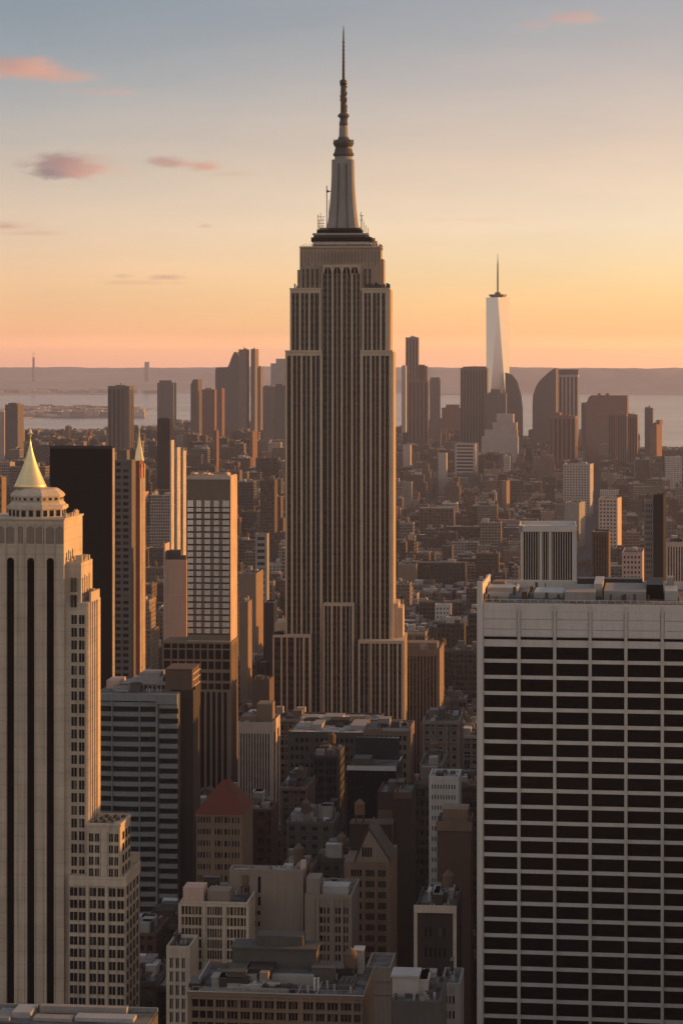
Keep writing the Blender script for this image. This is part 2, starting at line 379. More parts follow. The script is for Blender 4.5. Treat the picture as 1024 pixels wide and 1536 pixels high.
def water_tank(bld, x, y, z, s=1.0):
    t = MB(); 
    for a in (-1, 1):
        for b in (-1, 1): t.box(x+a*1.3*s-.15, x+a*1.3*s+.15, y+b*1.3*s-.15, y+b*1.3*s+.15, z, z+2.6*s)
    t.box(x-1.7*s, x+1.7*s, y-1.7*s, y+1.7*s, z+2.6*s, z+2.85*s)
    o = t.build('tank_frame', 'dark_metal', bld.root)
    MB().lathe(x, y, [(1.8*s, z+2.85*s), (1.8*s, z+6.4*s), (2.0*s, z+6.4*s), (.1, z+8.2*s)], 14).build('tank', 'tank_wood', o)
def roof_clutter(bld, x0, x1, y0, y1, z, n, seed, mats=('concrete_dark', 'pale_metal', 'concrete_grey', 'dark_metal')):
    """plant rooms, ducts and vents on a roof, each a part"""
    rnd = random.Random(seed)
    for i in range(n):
        w = rnd.uniform(.08, .3)*(x1-x0); d = rnd.uniform(.15, .4)*(y1-y0); h = rnd.choice((.8, 1.2, 2.0, 3.2))
        a = rnd.uniform(x0+.6, x1-w-.6); b = rnd.uniform(y0+.8, y1-d-.6); m = MB()
        m.box(a, a+w, b, b+d, z, z+h)
        nm = 'plant_room' if h > 1.5 else 'roof_duct'
        if h > 1.5: m.box(a-.15, a+w+.15, b-.15, b+d+.15, z+h, z+h+.25)
        else:
            for k in range(3): m.box(a+w*(k+.2)/3, a+w*(k+.6)/3, b+d*.2, b+d*.8, z+h, z+h+.4)
        m.build(nm, rnd.choice(mats), bld.root)
    m = MB()
    for i in range(n*3):
        a = rnd.uniform(x0+1, x1-1); b = rnd.uniform(y0+1, y1-1); s_ = rnd.uniform(.2, .5)
        m.box(a, a+s_, b, b+s_, z, z+rnd.uniform(.5, 1.6))
    m.build('roof_vent', 'pale_metal', bld.root)['kind'] = 'stuff'
# ================================================================== the tall stepped tower in the middle
def strips(b, mb, xs, yf, z0, z1, mat, top=2.0, r=.9, name='window_strip'):
    """xs: [(left,right)] of the piers in metres; strips of windows between neighbours; the wall closes over them at the top"""
    for a, c in xs: mb.box(a, c, yf-r, yf, z0, z1)
    for (a, c), (d, e) in zip(xs, xs[1:]):
        if d-c < .15: continue
        mb.box(c, d, yf-r+.15, yf, z1-top, z1)
        MB().box(c+.02, d-.02, yf-.14, yf-.02, z0, z1-top).build(name, mat, b.root)
def side_strips(b, mb, xf, ys, z0, z1, mat, top=2.0, r=.6, name='window_strip'):
    for a, c in ys: mb.box(xf, xf+r, a, c, z0, z1)
    for (a, c), (d, e) in zip(ys, ys[1:]):
        mb.box(xf, xf+r-.15, c, d, z1-top, z1)
        MB().box(xf+.02, xf+.14, c+.02, d-.02, z0, z1-top).build(name, mat, b.root)
def piers_px(b, lst, y): return [(b.x(p-w/2, y), b.x(p+w/2, y)) for p, w in lst]
E = Bld('skyscraper', 'very tall limestone tower with stepped shoulders and tall antenna spire in the middle', 'skyscraper', 428, 588, 1292, 528, theta=3.6, depth=32, vis=1075)
wing_l = [(429.4, 2.8), (438, 2.8), (445.2, 1.1), (452.4, 2.8), (459.6, 1.1), (466.6, 2.8), (473.6, 1.1), (481.6, 3.6)]
wing_r = [(542.4, 3.6), (549, 1.1), (556, 2.8), (562.8, 1.1), (569.8, 2.8), (577, 1.1), (585.6, 4.6)]
mid = [(483.4, 1.2), (491.4, 1.1), (498.8, 2.8), (505.6, 1.1), (512.6, 2.8), (519.8, 1.1), (527.8, 2.8), (534.4, 1.1), (540.4, 1.2)]
zz = lambda p, y=8: E.z(p, 0, y)
wall = MB(); X = lambda p, y=8: E.x(p, y)
# shaft: two wings with a recessed middle
wall.box(X(428), X(483.4), 8, 32, 0, zz(528)); wall.box(X(540.6), X(588), 8, 38, 0, zz(528))
wall.box(X(483.4), X(540.6), 11, 34, 0, zz(434)); wall.box(X(483.4), X(540.6), 11, 13, zz(434), zz(397))
strips(E, wall, piers_px(E, wing_l, 8), 8, 60, zz(528), 'window_strip')
strips(E, wall, piers_px(E, wing_r, 8), 8, 60, zz(528), 'window_strip')
strips(E, wall, [(a, c) for a, c in piers_px(E, mid, 11)], 11, 60, zz(409, 11), 'window_strip_black', r=.7, top=.5)
wall.box(X(427.4), X(483.4), 6.9, 32.2, zz(528), zz(525.5)); wall.box(X(540.6), X(588.6), 6.9, 38.2, zz(528), zz(525.5))
side_strips(E, wall, X(588), [(8 + 30*i/5 + (0 if i == 0 else -2.3), 8 + 30*i/5 + 2.3) for i in range(6)], 60, zz(528), 'window_strip')
# second stage
up_l = [(436.4, 2.8), (443, 1.1), (450, 2.8), (456.8, 1.1), (464, 2.8), (471.4, 1.1), (480, 3)]
up_r = [(544.4, 3), (551.2, 1.1), (557.6, 2.8), (564.6, 1.1), (571, 2.8), (580.6, 6)]
wall.box(X(435, 10), X(481.5, 10), 10, 30, zz(525.5), zz(434)); wall.box(X(542.5, 10), X(583.6, 10), 10, 36, zz(525.5), zz(434))
strips(E, wall, piers_px(E, up_l, 10), 10, zz(525.5), zz(434), 'window_strip')
strips(E, wall, piers_px(E, up_r, 10), 10, zz(525.5), zz(434), 'window_strip')
wall.box(X(434.4, 10), X(481.7, 10), 8.9, 30.2, zz(434), zz(432)); wall.box(X(542.3, 10), X(584.2, 10), 8.9, 36.2, zz(434), zz(432))
side_strips(E, wall, X(583.6, 10), [(10 + 26*i/4 + (0 if i == 0 else -2.5), 10 + 26*i/4 + 2.5) for i in range(5)], zz(525), zz(434), 'window_strip')
# top stage with the arched crest
cw_ = MB(); cw_.box(X(449.5, 13), X(571, 13), 13, 31, zz(432), zz(371)); cw_.box(X(446, 15), X(449.5, 15), 15, 27, zz(432), zz(404)); cw_.box(X(571, 15), X(575, 15), 15, 35, zz(432), zz(388)); cw_.build('crown_wall', 'crown_stone', E.root)
up_m = [(483.4, 1.2), (488, 1.8), (491.6, 1.1), (498.8, 2.2), (505.6, 1.1), (512.6, 2.2), (519.8, 1.1), (527.8, 2.2), (534.4, 1.1), (537.6, 1.8), (540.4, 1.2)]
for p0, p1 in ((453.5, 456), (460, 463), (467, 470), (474, 477), (546, 549), (553, 556)):
    MB().box(X(p0, 13), X(p1, 13), 12.86, 12.97, zz(431), zz(403)).build('window_strip', 'window_strip', E.root)
for pc in (492, 506, 520, 532):                        # fan shaped crests over the middle bays
    cx = X(pc, 13); r0 = 2.3; pts = [(cx + r0*cos(pi*i/10), zz(408)+r0*1.2*sin(pi*i/10)) for i in range(11)]
    MB().prism([(cx-r0+.4, zz(410))] + [(a_*1.0, b_) for a_, b_ in [(cx+(r0-.4)*cos(pi*i/10), zz(408)+(r0-.4)*1.5*sin(pi*i/10)) for i in range(11)]][::-1] + [(cx+r0-.4, zz(410))], 10.3, 10.38).build('arch_window', 'window_black', E.root)
    for i in range(10):
        a0, a1 = pi*i/10, pi*(i+1)/10; wall.prism([(cx+r0*cos(a0), zz(408)+r0*1.5*sin(a0)), (cx+(r0-.4)*cos(a0), zz(408)+(r0-.4)*1.5*sin(a0)), (cx+(r0-.4)*cos(a1), zz(408)+(r0-.4)*1.5*sin(a1)), (cx+r0*cos(a1), zz(408)+r0*1.5*sin(a1))], 10.0, 10.29)
    for i in (-1, 1): wall.box(cx+i*r0-.25, cx+i*r0+.25, 10.05, 10.98, zz(410), zz(398))
    wall.box(cx-.18, cx+.18, 10.0, 10.29, zz(412), zz(400))
wall.box(X(449, 13), X(571.5, 13), 12.4, 27.2, zz(371), zz(369))
for i in range(24):                                    # fluting on the top stage, its recess shade laid on as dark strips
    q_ = 452 + i*5; yq = 10.9 if 483 < q_ < 540 else 12.9; m_ = MB().box(X(q_, 13), X(q_+1.3, 13), yq, yq+.07, zz(393 if 480 < q_ < 543 else 399 - (6 if i % 2 else 0)), zz(377)); m_.build('flute_shade_strip', 'frame_taupe', E.root)
for p0, p1 in ((571.5, 573), (575.5, 577)): pass
# lower stages
wall.box(X(409, 0), X(466.5, 0), 1, 42, 0, zz(953, 0)); wall.box(X(537, 0), X(604.5, 0), 1, 42, 0, zz(960, 0)); wall.box(X(484.4, 3), X(530.6, 3), 3, 12, 0, zz(905, 3))
low_l = [(410.3, 2.4), (422.3, 2.6), (430.6, 2), (442.6, 3), (449.5, .9), (455.6, 3), (464.8, 3)]
low_l2 = [(416.5, .8)]
strips(E, wall, piers_px(E, low_l, 1), 1, 0, zz(953, 0), 'window_strip', top=1.2)
low_c = [(485.6, 2.4), (491.6, .9), (497.8, 3), (505, .9), (511.6, 3), (518.6, .9), (524.5, .9), (529, 3)]
strips(E, wall, piers_px(E, low_c, 3), 3, 0, zz(905, 3), 'window_strip', top=1.2)
low_r = [(538.4, 2.8), (546, .9), (552.6, .9), (556.2, 2.8), (562.8, .9), (569.8, 2.6), (576.6, .9), (583, 2.8), (589, .9), (596, 2.8), (603, 3)]
strips(E, wall, piers_px(E, low_r, 1), 1, 0, zz(960, 0), 'window_strip', top=1.6)
side_strips(E, wall, X(604.5, 0), [(1 + 41*i/10 + (0 if i == 0 else -.9), 1 + 41*i/10 + .9) for i in range(11)], 0, zz(960, 0), 'window_strip')
wall.box(X(590, 12), X(597, 12), 14, 40, zz(960, 0), zz(905, 12)); wall.box(X(597, 12), X(603.5, 12), 16, 38, zz(960, 0), zz(912, 12))
wall.box(X(412, 12), X(428, 12), 12, 34, zz(953, 0), zz(935, 12))
E.part('wall', wall, 'limestone_grey')
E.reg(X(409), X(605), 0, 42, 953, 1075)
lt = MB(); rnd = random.Random(3)
for i in range(34):                                    # small plant and railings on the shoulders
    px_ = rnd.choice([rnd.uniform(437, 446), rnd.uniform(574, 583), rnd.uniform(548, 570)]); y = rnd.uniform(11, 20)
    if 449 < px_ < 571: y = 12.2
    lt.box(X(px_), X(px_)+rnd.uniform(.3, 1.4), y-.5, y, zz(432), zz(432)+rnd.uniform(.6, 3.2))
for i in range(40): lt.box(X(451+i*3), X(451.6+i*3), 12.5, 12.9, zz(369), zz(369)+rnd.uniform(.6, 1.8))
for i in range(16): lt.box(X(410+rnd.uniform(0, 18)), X(410+rnd.uniform(0, 18))+.1, 3, 6, zz(953, 0), zz(953, 0)+rnd.uniform(.5, 2))
o = lt.build('roof_equipment', 'dark_metal', E.root)
# crown: observation decks
C0 = X(514.5, 20); cy = 20.0
def deck(pl, pr, pt, pb, y0, y1, mat, name): MB().box(X(pl, y0), X(pr, y0), y0, y1, zz(pb, y0), zz(pt, y0)).build(name, mat, E.root)
deck(469, 555, 362.5, 371.3, 14.6, 27, 'aluminium', 'deck_wall'); deck(466.5, 557, 356, 362.5, 14.0, 27.6, 'black_stone', 'observation_deck')
deck(470, 549, 352.5, 356, 15.5, 26, 'dark_metal', 'deck_wall'); deck(468.5, 550, 349.8, 352.4, 15, 26.4, 'pale_metal', 'deck_rim'); deck(475, 543, 344.5, 349.7, 16, 25.5, 'black_stone', 'deck_wall')
deck(479, 541, 341.5, 344.4, 16.4, 25, 'concrete_grey', 'deck_rim')
deck(557.2, 562, 363, 371, 15.5, 27, 'limestone_warm', 'deck_wall')
rl = MB()
for i in range(46): rl.box(X(468+i*1.95, 13.4), X(468.5+i*1.95, 13.4), 13.5, 13.7, zz(371), zz(366.5))
rl.box(X(467, 13.4), X(558, 13.4), 13.5, 13.7, zz(367), zz(366.4)); rl.build('deck_railing', 'dark_metal', E.root)
# mast: square flared shaft with corner wings
def loft(b, prof, cx, cyy, mat, name, chamf=.25, parent=None):
    m = MB(); k = 0; n = 8
    for hw, z in prof:
        c = hw*chamf
        for dx, dy in ((-hw+c, -hw), (hw-c, -hw), (hw, -hw+c), (hw, hw-c), (hw-c, hw), (-hw+c, hw), (-hw, hw-c), (-hw, -hw+c)):
            m.v.append((cx+dx, cyy+dy, z))
    for i in range(len(prof)-1):
        for j in range(8): j2 = (j+1) % 8; m.f.append((i*8+j, i*8+j2, (i+1)*8+j2, (i+1)*8+j)); m.mi.append(0); m.att.append(None)
    q = len(prof)-1; m.f.append(tuple(q*8+j for j in range(8))); m.mi.append(0); m.att.append(None)
    return m.build(name, mat, parent or b.root)
px = .359
mast = loft(E, [(23.8*px, zz(341.5)), (22.4*px, zz(334)), (20.8*px, zz(322)), (19*px, zz(303)), (17.7*px, zz(285)), (16.8*px, zz(264)), (16.4*px, zz(238))], C0, cy, 'mast_grey', 'mast', .16)
for dx in (-.34, 0, .34):
    m = MB(); pts = [(23.8, 341.5), (20.8, 322), (19, 303), (17.7, 285), (16.8, 264), (16.4, 244)]
    for (h0, p0), (h1, p1) in zip(pts, pts[1:]):
        a0, a1 = h0*px, h1*px; t = .5
        k = len(m.v)
        m.v += [(C0+dx*a0-t, cy-a0-.05, zz(p0)), (C0+dx*a0+t, cy-a0-.05, zz(p0)), (C0+dx*a1+t, cy-a1-.05, zz(p1)), (C0+dx*a1-t, cy-a1-.05, zz(p1))]
        m.v += [(v[0], v[1]-.25, v[2]) for v in m.v[k:k+4]]
        m.f += [(k+4, k+5, k+6, k+7), (k, k+4, k+7, k+3), (k+1, k+2, k+6, k+5)]; m.mi += [0]*3; m.att += [None]*3
    m.build('mast_rib', 'concrete_grey' if dx == 0 else 'ashen_concrete', mast)
cx_, cy_ = C0 + .2, cy
def ring(prof, mat, name, seg=20): return MB().lathe(cx_, cy_, [(r*px, zz(p)) for r, p in prof], seg).build(name, mat, E.root)
ring([(13.6, 238), (13.6, 232.5)], 'mast_grey', 'mast_collar'); ring([(13.2, 232.5), (15.6, 231), (15.9, 228.5), (14, 226), (13, 221)], 'concrete_dark', 'mast_ring')
ring([(12.6, 221), (12.6, 218), (13.8, 217)], 'dark_metal', 'mast_collar'); ring([(13.8, 217), (15.9, 213), (15.6, 210.5), (12, 207.5), (9, 206.5), (7.8, 203)], 'concrete_dark', 'mast_ring')
ring([(8.4, 206), (6.9, 202), (6.5, 190), (6.0, 186)], 'concrete_grey', 'antenna_base'); ring([(5.6, 186), (6.6, 184.5), (6.4, 181), (5.4, 178), (5.6, 174)], 'concrete_dark', 'antenna_drum')
ring([(5.2, 174), (8.6, 172.5), (8.8, 170), (7, 168), (5.2, 166.5)], 'concrete_dark', 'antenna_platform')
ring([(4.6, 166.5), (4.3, 128), (4.1, 124)], 'brick_brown', 'antenna_drum'); ring([(4.2, 125), (5.7, 122), (5.7, 117.5), (4.0, 116.4)], 'dark_metal', 'antenna_platform')
ring([(2.3, 116.4), (2.0, 100), (1.75, 80), (1.4, 60), (1.0, 44), (.35, 34.5)], 'dark_metal', 'antenna_needle', 10)
m = MB(); rnd = random.Random(5)
for i in range(46):                                   # antenna panels round the drums
    t = rnd.uniform(0, 2*pi); p = rnd.uniform(125, 200); r = (5.6 if p > 175 else 4.9)*px
    if 168 < p < 175: continue
    m.box(cx_+r*cos(t)-.25, cx_+r*cos(t)+.25, cy_+r*sin(t)-.25, cy_+r*sin(t)+.25, zz(p), zz(p)+rnd.uniform(.6, 2.2))
for i in range(10):
    p = 60+i*6; m.box(cx_-.75, cx_+.75, cy_-.75, cy_+.75, zz(p), zz(p)+.25)
for i in range(30):
    t = 2*pi*i/30; m.box(cx_+15*px*cos(t)-.1, cx_+15*px*cos(t)+.1, cy_+15*px*sin(t)-.1, cy_+15*px*sin(t)+.1, zz(211), zz(207))
m.build('antenna_panels', 'concrete_dark', E.root)
m = MB()
def pole(pxl, pt, pb, y, w=.28): m.box(X(pxl, y)-w/2, X(pxl, y)+w/2, y-w/2, y+w/2, zz(pb, y), zz(pt, y))
pole(490, 279, 345, 18, .45); m.box(X(490, 18), X(497.5, 18), 17.9, 18.1, zz(286), zz(284.8)); m.box(X(490.2, 18), X(493, 18), 17.8, 18.2, zz(287), zz(283.5)); pole(493, 300, 340, 19, .2)
for q, t in ((476.5, 322), (480.5, 320), (483.6, 327), (478.5, 330)): pole(q, t, 347, 18)
for p in (324, 329, 334, 338): m.box(X(476.5, 18), X(487, 18), 17.95, 18.05, zz(p), zz(p-.7))
for q, t in ((541, 318), (542.6, 323), (545.5, 333), (548.5, 338), (552, 342)): pole(q, t, 349, 20)
for p in (322, 329): m.box(X(539, 20), X(545, 20), 19.95, 20.05, zz(p), zz(p-.7))
m.build('antenna_poles', 'dark_metal', E.root)
m = MB(); rnd = random.Random(8)
for i in range(26):
    q = rnd.uniform(546, 570); pb = 349 + (q-546)*.85; m.box(X(q), X(q)+rnd.uniform(.4, 1.4), 18, 24, zz(pb+5), zz(pb - rnd.uniform(-2, 4)))
m.build('crown_shoulder', 'limestone_warm', E.root)

# ================================================================== grid office block, right foreground
G = Bld('office_tower', 'broad pale stone office block with wide black window bands in right foreground', 'office tower', 719, 1075, 600, 905, theta=7.4, depth=42, vis=1536)
wall = MB(); wall.box(0, G.w, 0, 42, 0, G.h)
xpx = [719, 778, 831.5, 884.5, 938, 992.5]
xs_ = [G.x(p) for p in xpx]; pitch = (xs_[-1]-xs_[1])/4
while xs_[-1] + pitch < G.w: xs_.append(xs_[-1]+pitch)
cols = [(a+.34 if i else 1.05, b-.34) for i, (a, b) in enumerate(zip(xs_, xs_[1:]))]
zt = G.z(969); fl = (G.z(969)-G.z(1535))/23.4
rows = [(zt-.1-k*fl-(2.95 if k else 0.0), zt-.1-k*fl-0.0) for k in range(0)]
rows = []; z = G.z(969)
k = 0
while z - 2.9 > 4: rows.append((z-3.12, z)); z -= fl
rows.append((G.z(958.5), G.z(954.2)))
wins = []; facade(wall, wins, 'N', 0, 0, G.w, 0, G.z(915), cols, rows, rib=.55)
for a, c in zip(xs_, xs_[1:]):                     # blank panels at the top with joints
    for zt_, zb_ in ((905.5, 927), (927.8, 942), (942.8, 953)):
        wall.box(a+.55, c-.55, -.70, -.552, G.z(zb_), G.z(zt_)-.05)
for a in xs_[1:]: wall.box(a-.38, a+.38, -.95, -.552, 0, G.z(905.5)); wall.box(a-.1, a+.1, -1.15, -.952, 0, G.z(905.5))
wall.box(-.6, .8, -1.3, .02, 0, G.z(872)); wall.box(-.6, -.01, 0.03, 42, 0, G.z(905)-.5)
wall.box(-.59, -.1, .03, 41, G.z(905)-.5, G.z(882)); wall.box(G.w, G.w+.9, -1.5, 42, 0, G.h)
wall.box(1.0, G.w, -.75, -.3, G.z(915), G.z(905)+.2)
G.part('wall', wall, 'travertine')
place_windows(G, wins, 'window_black', 'window_band', 1, 100)
m = MB(); m.box(.3, G.w-.3, .2, 41.6, G.h+.05, G.h+.3); m.build('roof', 'roof_grey', G.root)
m = MB(); m.box(1.2, G.w, 40.6, 41.4, G.h+.3, G.h+2.3)
for i in range(30): m.box(1.2+i*1.9, 1.3+i*1.9, .5, .6, G.h+.3, G.h+1.0)
m.box(1.2, G.w, .5, .6, G.h+.95, G.h+1.05); m.build('parapet', 'travertine', G.root)
R_ = lambda p, y=25: G.x(p, y)
def rbox(p0, p1, y0, y1, h0, h1, nm, mt): MB().box(R_(p0, y0), R_(p1, y0), y0, y1, G.h+.3+h0, G.h+.3+h1).build(nm, mt, G.root)
rbox(727, 762, 8, 20, 0, .8, 'skylight', 'concrete_grey'); rbox(730, 775, 23, 34, 0, 1.6, 'plant_room', 'pale_metal'); rbox(738, 757, 33, 38, 0, 2.2, 'roof_unit', 'brick_tan')
rbox(782, 790, 6, 20, 0, 2.2, 'roof_unit', 'dark_metal'); rbox(800, 845, 12, 26, 0, 1.5, 'skylight', 'pale_metal'); rbox(846, 892, 5, 28, 0, 2.3, 'plant_room', 'concrete_grey')
rbox(890, 903, 16, 38, 0, 3.5, 'stair_head', 'aluminium'); rbox(905, 968, 8, 32, 0, 2.4, 'plant_room', 'concrete_grey'); rbox(969, 994, 14, 36, 0, 3.6, 'cooling_tower', 'black_stone')
rbox(996, 1016, 10, 26, 0, 2.4, 'roof_unit', 'pale_metal'); rbox(1000, 1010, 26, 32, 0, 4.4, 'roof_unit', 'concrete_grey'); rbox(865, 963, 34, 39, 0, 3.2, 'plant_room', 'dark_metal')
m = MB(); rnd = random.Random(2)
for i in range(60):
    a = rnd.uniform(1.5, 60); b_ = rnd.uniform(2, 38); m.box(a, a+rnd.uniform(.15, .9), b_, b_+rnd.uniform(.15, 1), G.h+.3, G.h+.3+rnd.uniform(.4, 2.2))
for i in range(7): m.box(2+i*8, 2+i*8+6, 3+i*3.1, 3.2+i*3.1, G.h+.6, G.h+.75)
m.build('roof_pipes', 'concrete_dark', G.root)['kind'] = 'stuff'

# ================================================================== limestone tower, left foreground
A = Bld('stepped_tower', 'cream limestone tower with three tall arched dark slots and stepped golden west side', 'tower', -34, 97, 620, 780, theta=7.0, side=124, vis=1525)
wall = MB(); Z = lambda p, y=0: A.z(p, 0, y)*1.0
def AZ(p, pxx): return A.z(p, A.x(pxx))
wall.box(0, A.w, 0, A.d, 0, AZ(780, 97))
x2 = A.x(122, 1.5); d2 = A.dep(x2, 139, 1.5); x3 = A.x(131, .8); d3 = A.dep(x3, 151, .8)
wall.box(A.w, x2, 1.5, 1.5+d2, 0, AZ(845, 122)); wall.box(A.w, x3, .8, .8+d3, 0, AZ(905, 131)); wall.box(x3-.01, x3+.5, 3.2, .8+d3*.8, AZ(905, 131), AZ(890, 131))
# front: slots between piers
sl_ = [(-13.5, 11.5), (17, 11), (47.3, 11), (76.6, 11)]; base = -.6
pxs = [-34]; top_arch = 842
zs = AZ(842, 50)
edges = []
for c, w_ in sl_: edges.append((A.x(c-w_/2), A.x(c+w_/2)))
p = 0
for a, c in edges: wall.box(p, a, base, 0, 0, zs); p = c
wall.box(p, A.w, base, 0, 0, zs)
zp = AZ(818, 50)
for a, c in edges:                                  # arched heads
    cx = (a+c)/2; r = (c-a)/2; pts = [(cx - r*cos(pi*i/12), zs + r*sin(pi*i/12)) for i in range(13)]
    wall.prism(pts + [(c, zp), (a, zp)], base, -.01)
    MB().box(a, c, -.12, -.02, 0, zs+r).build('window_slot', 'window_black', A.root)
p = 0
for a, c in edges: wall.box(p, a, base, 0, zs, zp); p = c
wall.box(p, A.w, base, 0, zs, zp); wall.box(0, A.w, base, 0, zp, AZ(780, 97))
for c in (10, 27.5, 37.5, 54, 65.5, 83.5, -5, -22):  # thin pilasters
    wall.box(A.x(c)-.12, A.x(c)+.12, base-.3, base-.002, 0, AZ(783, 50))
for i, c in enumerate((-12, 2, 17, 32, 47, 61.5, 76, 91)):          # frieze of arched blind panels
    a, e = A.x(c)-1.0, A.x(c)+1.0; z0, z1 = AZ(815, 50), AZ(795, 50)
    pts = [(a, z0), (e, z0), (e, z1)] + [((a+e)/2 + 1.0*cos(pi*i_/8), z1 + 1.0*sin(pi*i_/8)) for i_ in range(9)][1:-1] + [(a, z1)]
    MB().prism(pts, base-.12, base-.004).build('frieze_panel', 'plaster_taupe', A.root)
wall.box(-.1, A.w+.3, base-.35, A.d+.2, AZ(780, 97), AZ(777.5, 97)); wall.box(0, A.w, base-.15, base-.003, AZ(819.5, 50), AZ(817.5, 50)); wall.box(0, A.w, base-.15, base-.003, AZ(787, 50), AZ(785.5, 50))
# gold west sides: slits
wins = []
for i in range(4): wins.append((A.w+.01, A.w+.07, 2+i*2.2, 2.7+i*2.2, AZ(842, 110), AZ(830-3*(i % 2), 110)))
for i in range(4): wins.append((x2+.01, x2+.07, 3+i*2.4, 3.6+i*2.4, AZ(895, 130), AZ(868-3*(i % 2), 130)))
for i in range(5):
    yy = 2.2+i*(d3-2)/5.2
    wall.box(x3, x3+.35, yy-1.0, yy-.1, 0, AZ(905, 131)); wins.append((x3+.01, x3+.1, yy, yy+.5, AZ(1240, 131), AZ(912, 131)))
# square windows right of the slots
wcols = [(A.x(106.6), A.x(114.6)), (A.x(118), A.x(126))]
y_ = 923
while y_ < 1325:
    for a, c in wcols: wins.append((a, c, -.12+.8, -.02+.8, AZ(y_+13.6, 116), AZ(y_, 116)))
    y_ += 19.1
wins.append((A.x(105.3), A.x(114.3), .68, .78, AZ(889, 110), AZ(867, 110))); wins.append((A.x(105.3), A.x(114.3), .68, .78, AZ(911.5, 110), AZ(893, 110)))
fr = MB()
for q in wins:
    if q[3]-q[2] < .2: fr.box(q[0]-.15, q[1]+.15, q[2]-.12, q[3]+.0, q[4]-.35, q[4]-.02)
A.part('window_sills', fr, 'limestone_warm')
# annex
xa0, xa1 = A.x(131, -2), A.x(180.5, -2); da = A.dep(xa1, 196, -2)
za = A.z(1240, xa1, -2)
wall.box(xa0, xa1, -2, -2+da, 0, za); wall.box(xa0-.2, xa1+.2, -2.2, -1.8, za, za+.7); wall.box(xa1-.2, xa1+.2, -1.8, -1.8+da, za, za+.7); wall.box(xa0-.2, xa1-.2, da-2.2, da-1.8, za, za+.9)
AX = lambda p: A.x(p, -2)
for r0, r1 in ((1251, 1263), (1268.5, 1280), (1286, 1298), (1303.6, 1315.5)):
    for c0, c1 in ((134, 140.2), (143, 149), (163.8, 169.8), (172.2, 177.6)): wins.append((AX(c0), AX(c1), -2.12, -2.02, A.z(r1, xa1, -2), A.z(r0, xa1, -2)))
    for i in range(3): yy = -1+da*(.14+.28*i); wins.append((xa1+.02, xa1+.1, yy, yy+da*.15, A.z(r1, xa1, -2), A.z(r0, xa1, -2)))
wall.box(AX(152.5), AX(161.5), -2.5, -2.01, A.z(1320, xa1, -2), A.z(1248, xa1, -2))
for c in (133, 150.8, 162.8, 178.9): wall.box(AX(c)-.15, AX(c)+.15, -2.25, -2.005, A.z(1316, xa1, -2), za)
# lower mass
yl = -3.2; xl0, xl1 = A.x(104, yl), A.x(187.5, yl); dl = A.dep(xl1, 209, yl); LX = lambda p: A.x(p, yl); zl = A.z(1317, xl1, yl); LZ = lambda p: A.z(p, xl1, yl)
wall.box(xl0, xl1, yl, yl+dl, 0, zl); wall.box(xl0, xl1+.35, yl-.4, yl-.01, LZ(1330), LZ(1317)+.2); wall.box(xl1+.01, xl1+.36, yl, yl+dl, LZ(1330), LZ(1317)+.8); wall.box(xl1-6, xl1+.2, yl+dl-1, yl+dl+.1, zl, zl+3)
y_ = 1333; k = 0
pl_ = MB()
while y_ < 1540:
    for c0, c1 in ((105.5, 116.5), (119, 128.3), (135, 144.5), (147.5, 157), (164, 173.6), (176.6, 186)): wins.append((LX(c0), LX(c1), yl-.12, yl-.02, LZ(y_+12.4), LZ(y_)))
    for i in range(4): yy = yl + dl*(.1+.225*i); wins.append((xl1+.02, xl1+.1, yy, yy+dl*.13, LZ(y_+12.4), LZ(y_)))
    y_ += 18.4
for c in (132, 160.5): wall.box(LX(c)-.35, LX(c)+.35, yl-.45, yl-.02, 0, LZ(1330))
for c in (117.8, 146, 175): wall.box(LX(c)-.12, LX(c)+.12, yl-.25, yl-.02, 0, LZ(1330))
for i in range(5): yy = yl+dl*(.04+.225*i); wall.box(xl1+.02, xl1+.3, yy-.25, yy+.25, 0, LZ(1330))
A.part('wall', wall, 'limestone_warm')
wins_big = [q for q in wins if q[1]-q[0] > .2 and q[3]-q[2] < .2]; wins_side = [q for q in wins if q not in wins_big]
place_windows(A, wins_big, 'window_glass', 'window', 2, 96); place_windows(A, wins_side, 'window_glass', 'side_window', 1, 60)
MB().box(xa0, xa1-.3, -1.7, da-2.3, za+.02, za+.25).build('annex_roof', 'roof_snowy', A.root)
m = MB()
for i in range(9): m.box(AX(136+i*4.2), AX(136+i*4.2)+.8, 2+i % 3*3, 3.4+i % 3*3, za+.25, za+1.0)
m.build('roof_vents', 'concrete_dark', A.root)
m = MB(); rnd = random.Random(9)
for i in range(14): yy = rnd.uniform(1, A.d-2); m.box(A.w-1.2+rnd.uniform(0, 1), A.w-.2, yy, yy+.7, AZ(777.5, 97), AZ(777.5, 97)+rnd.uniform(.3, 1.6))
for i in range(16): yy = rnd.uniform(2, d2-1); m.box(A.w+rnd.uniform(1.5, 3.5), x2-.1, yy, yy+.5, AZ(845, 122), AZ(845, 122)+rnd.uniform(.4, 2))
for i in range(16): yy = rnd.uniform(d2*.6, d3-1); m.box(x3-rnd.uniform(.5, 1.3), x3-.1, yy, yy+.5, AZ(905, 131), AZ(905, 131)+rnd.uniform(.4, 3))
m.build('parapet_urns', 'limestone_warm', A.root)
A.reg(A.w, xl1, -3, dl, 1317, 1525); A.reg(A.w, x3, 0, d3, 845, 1525)
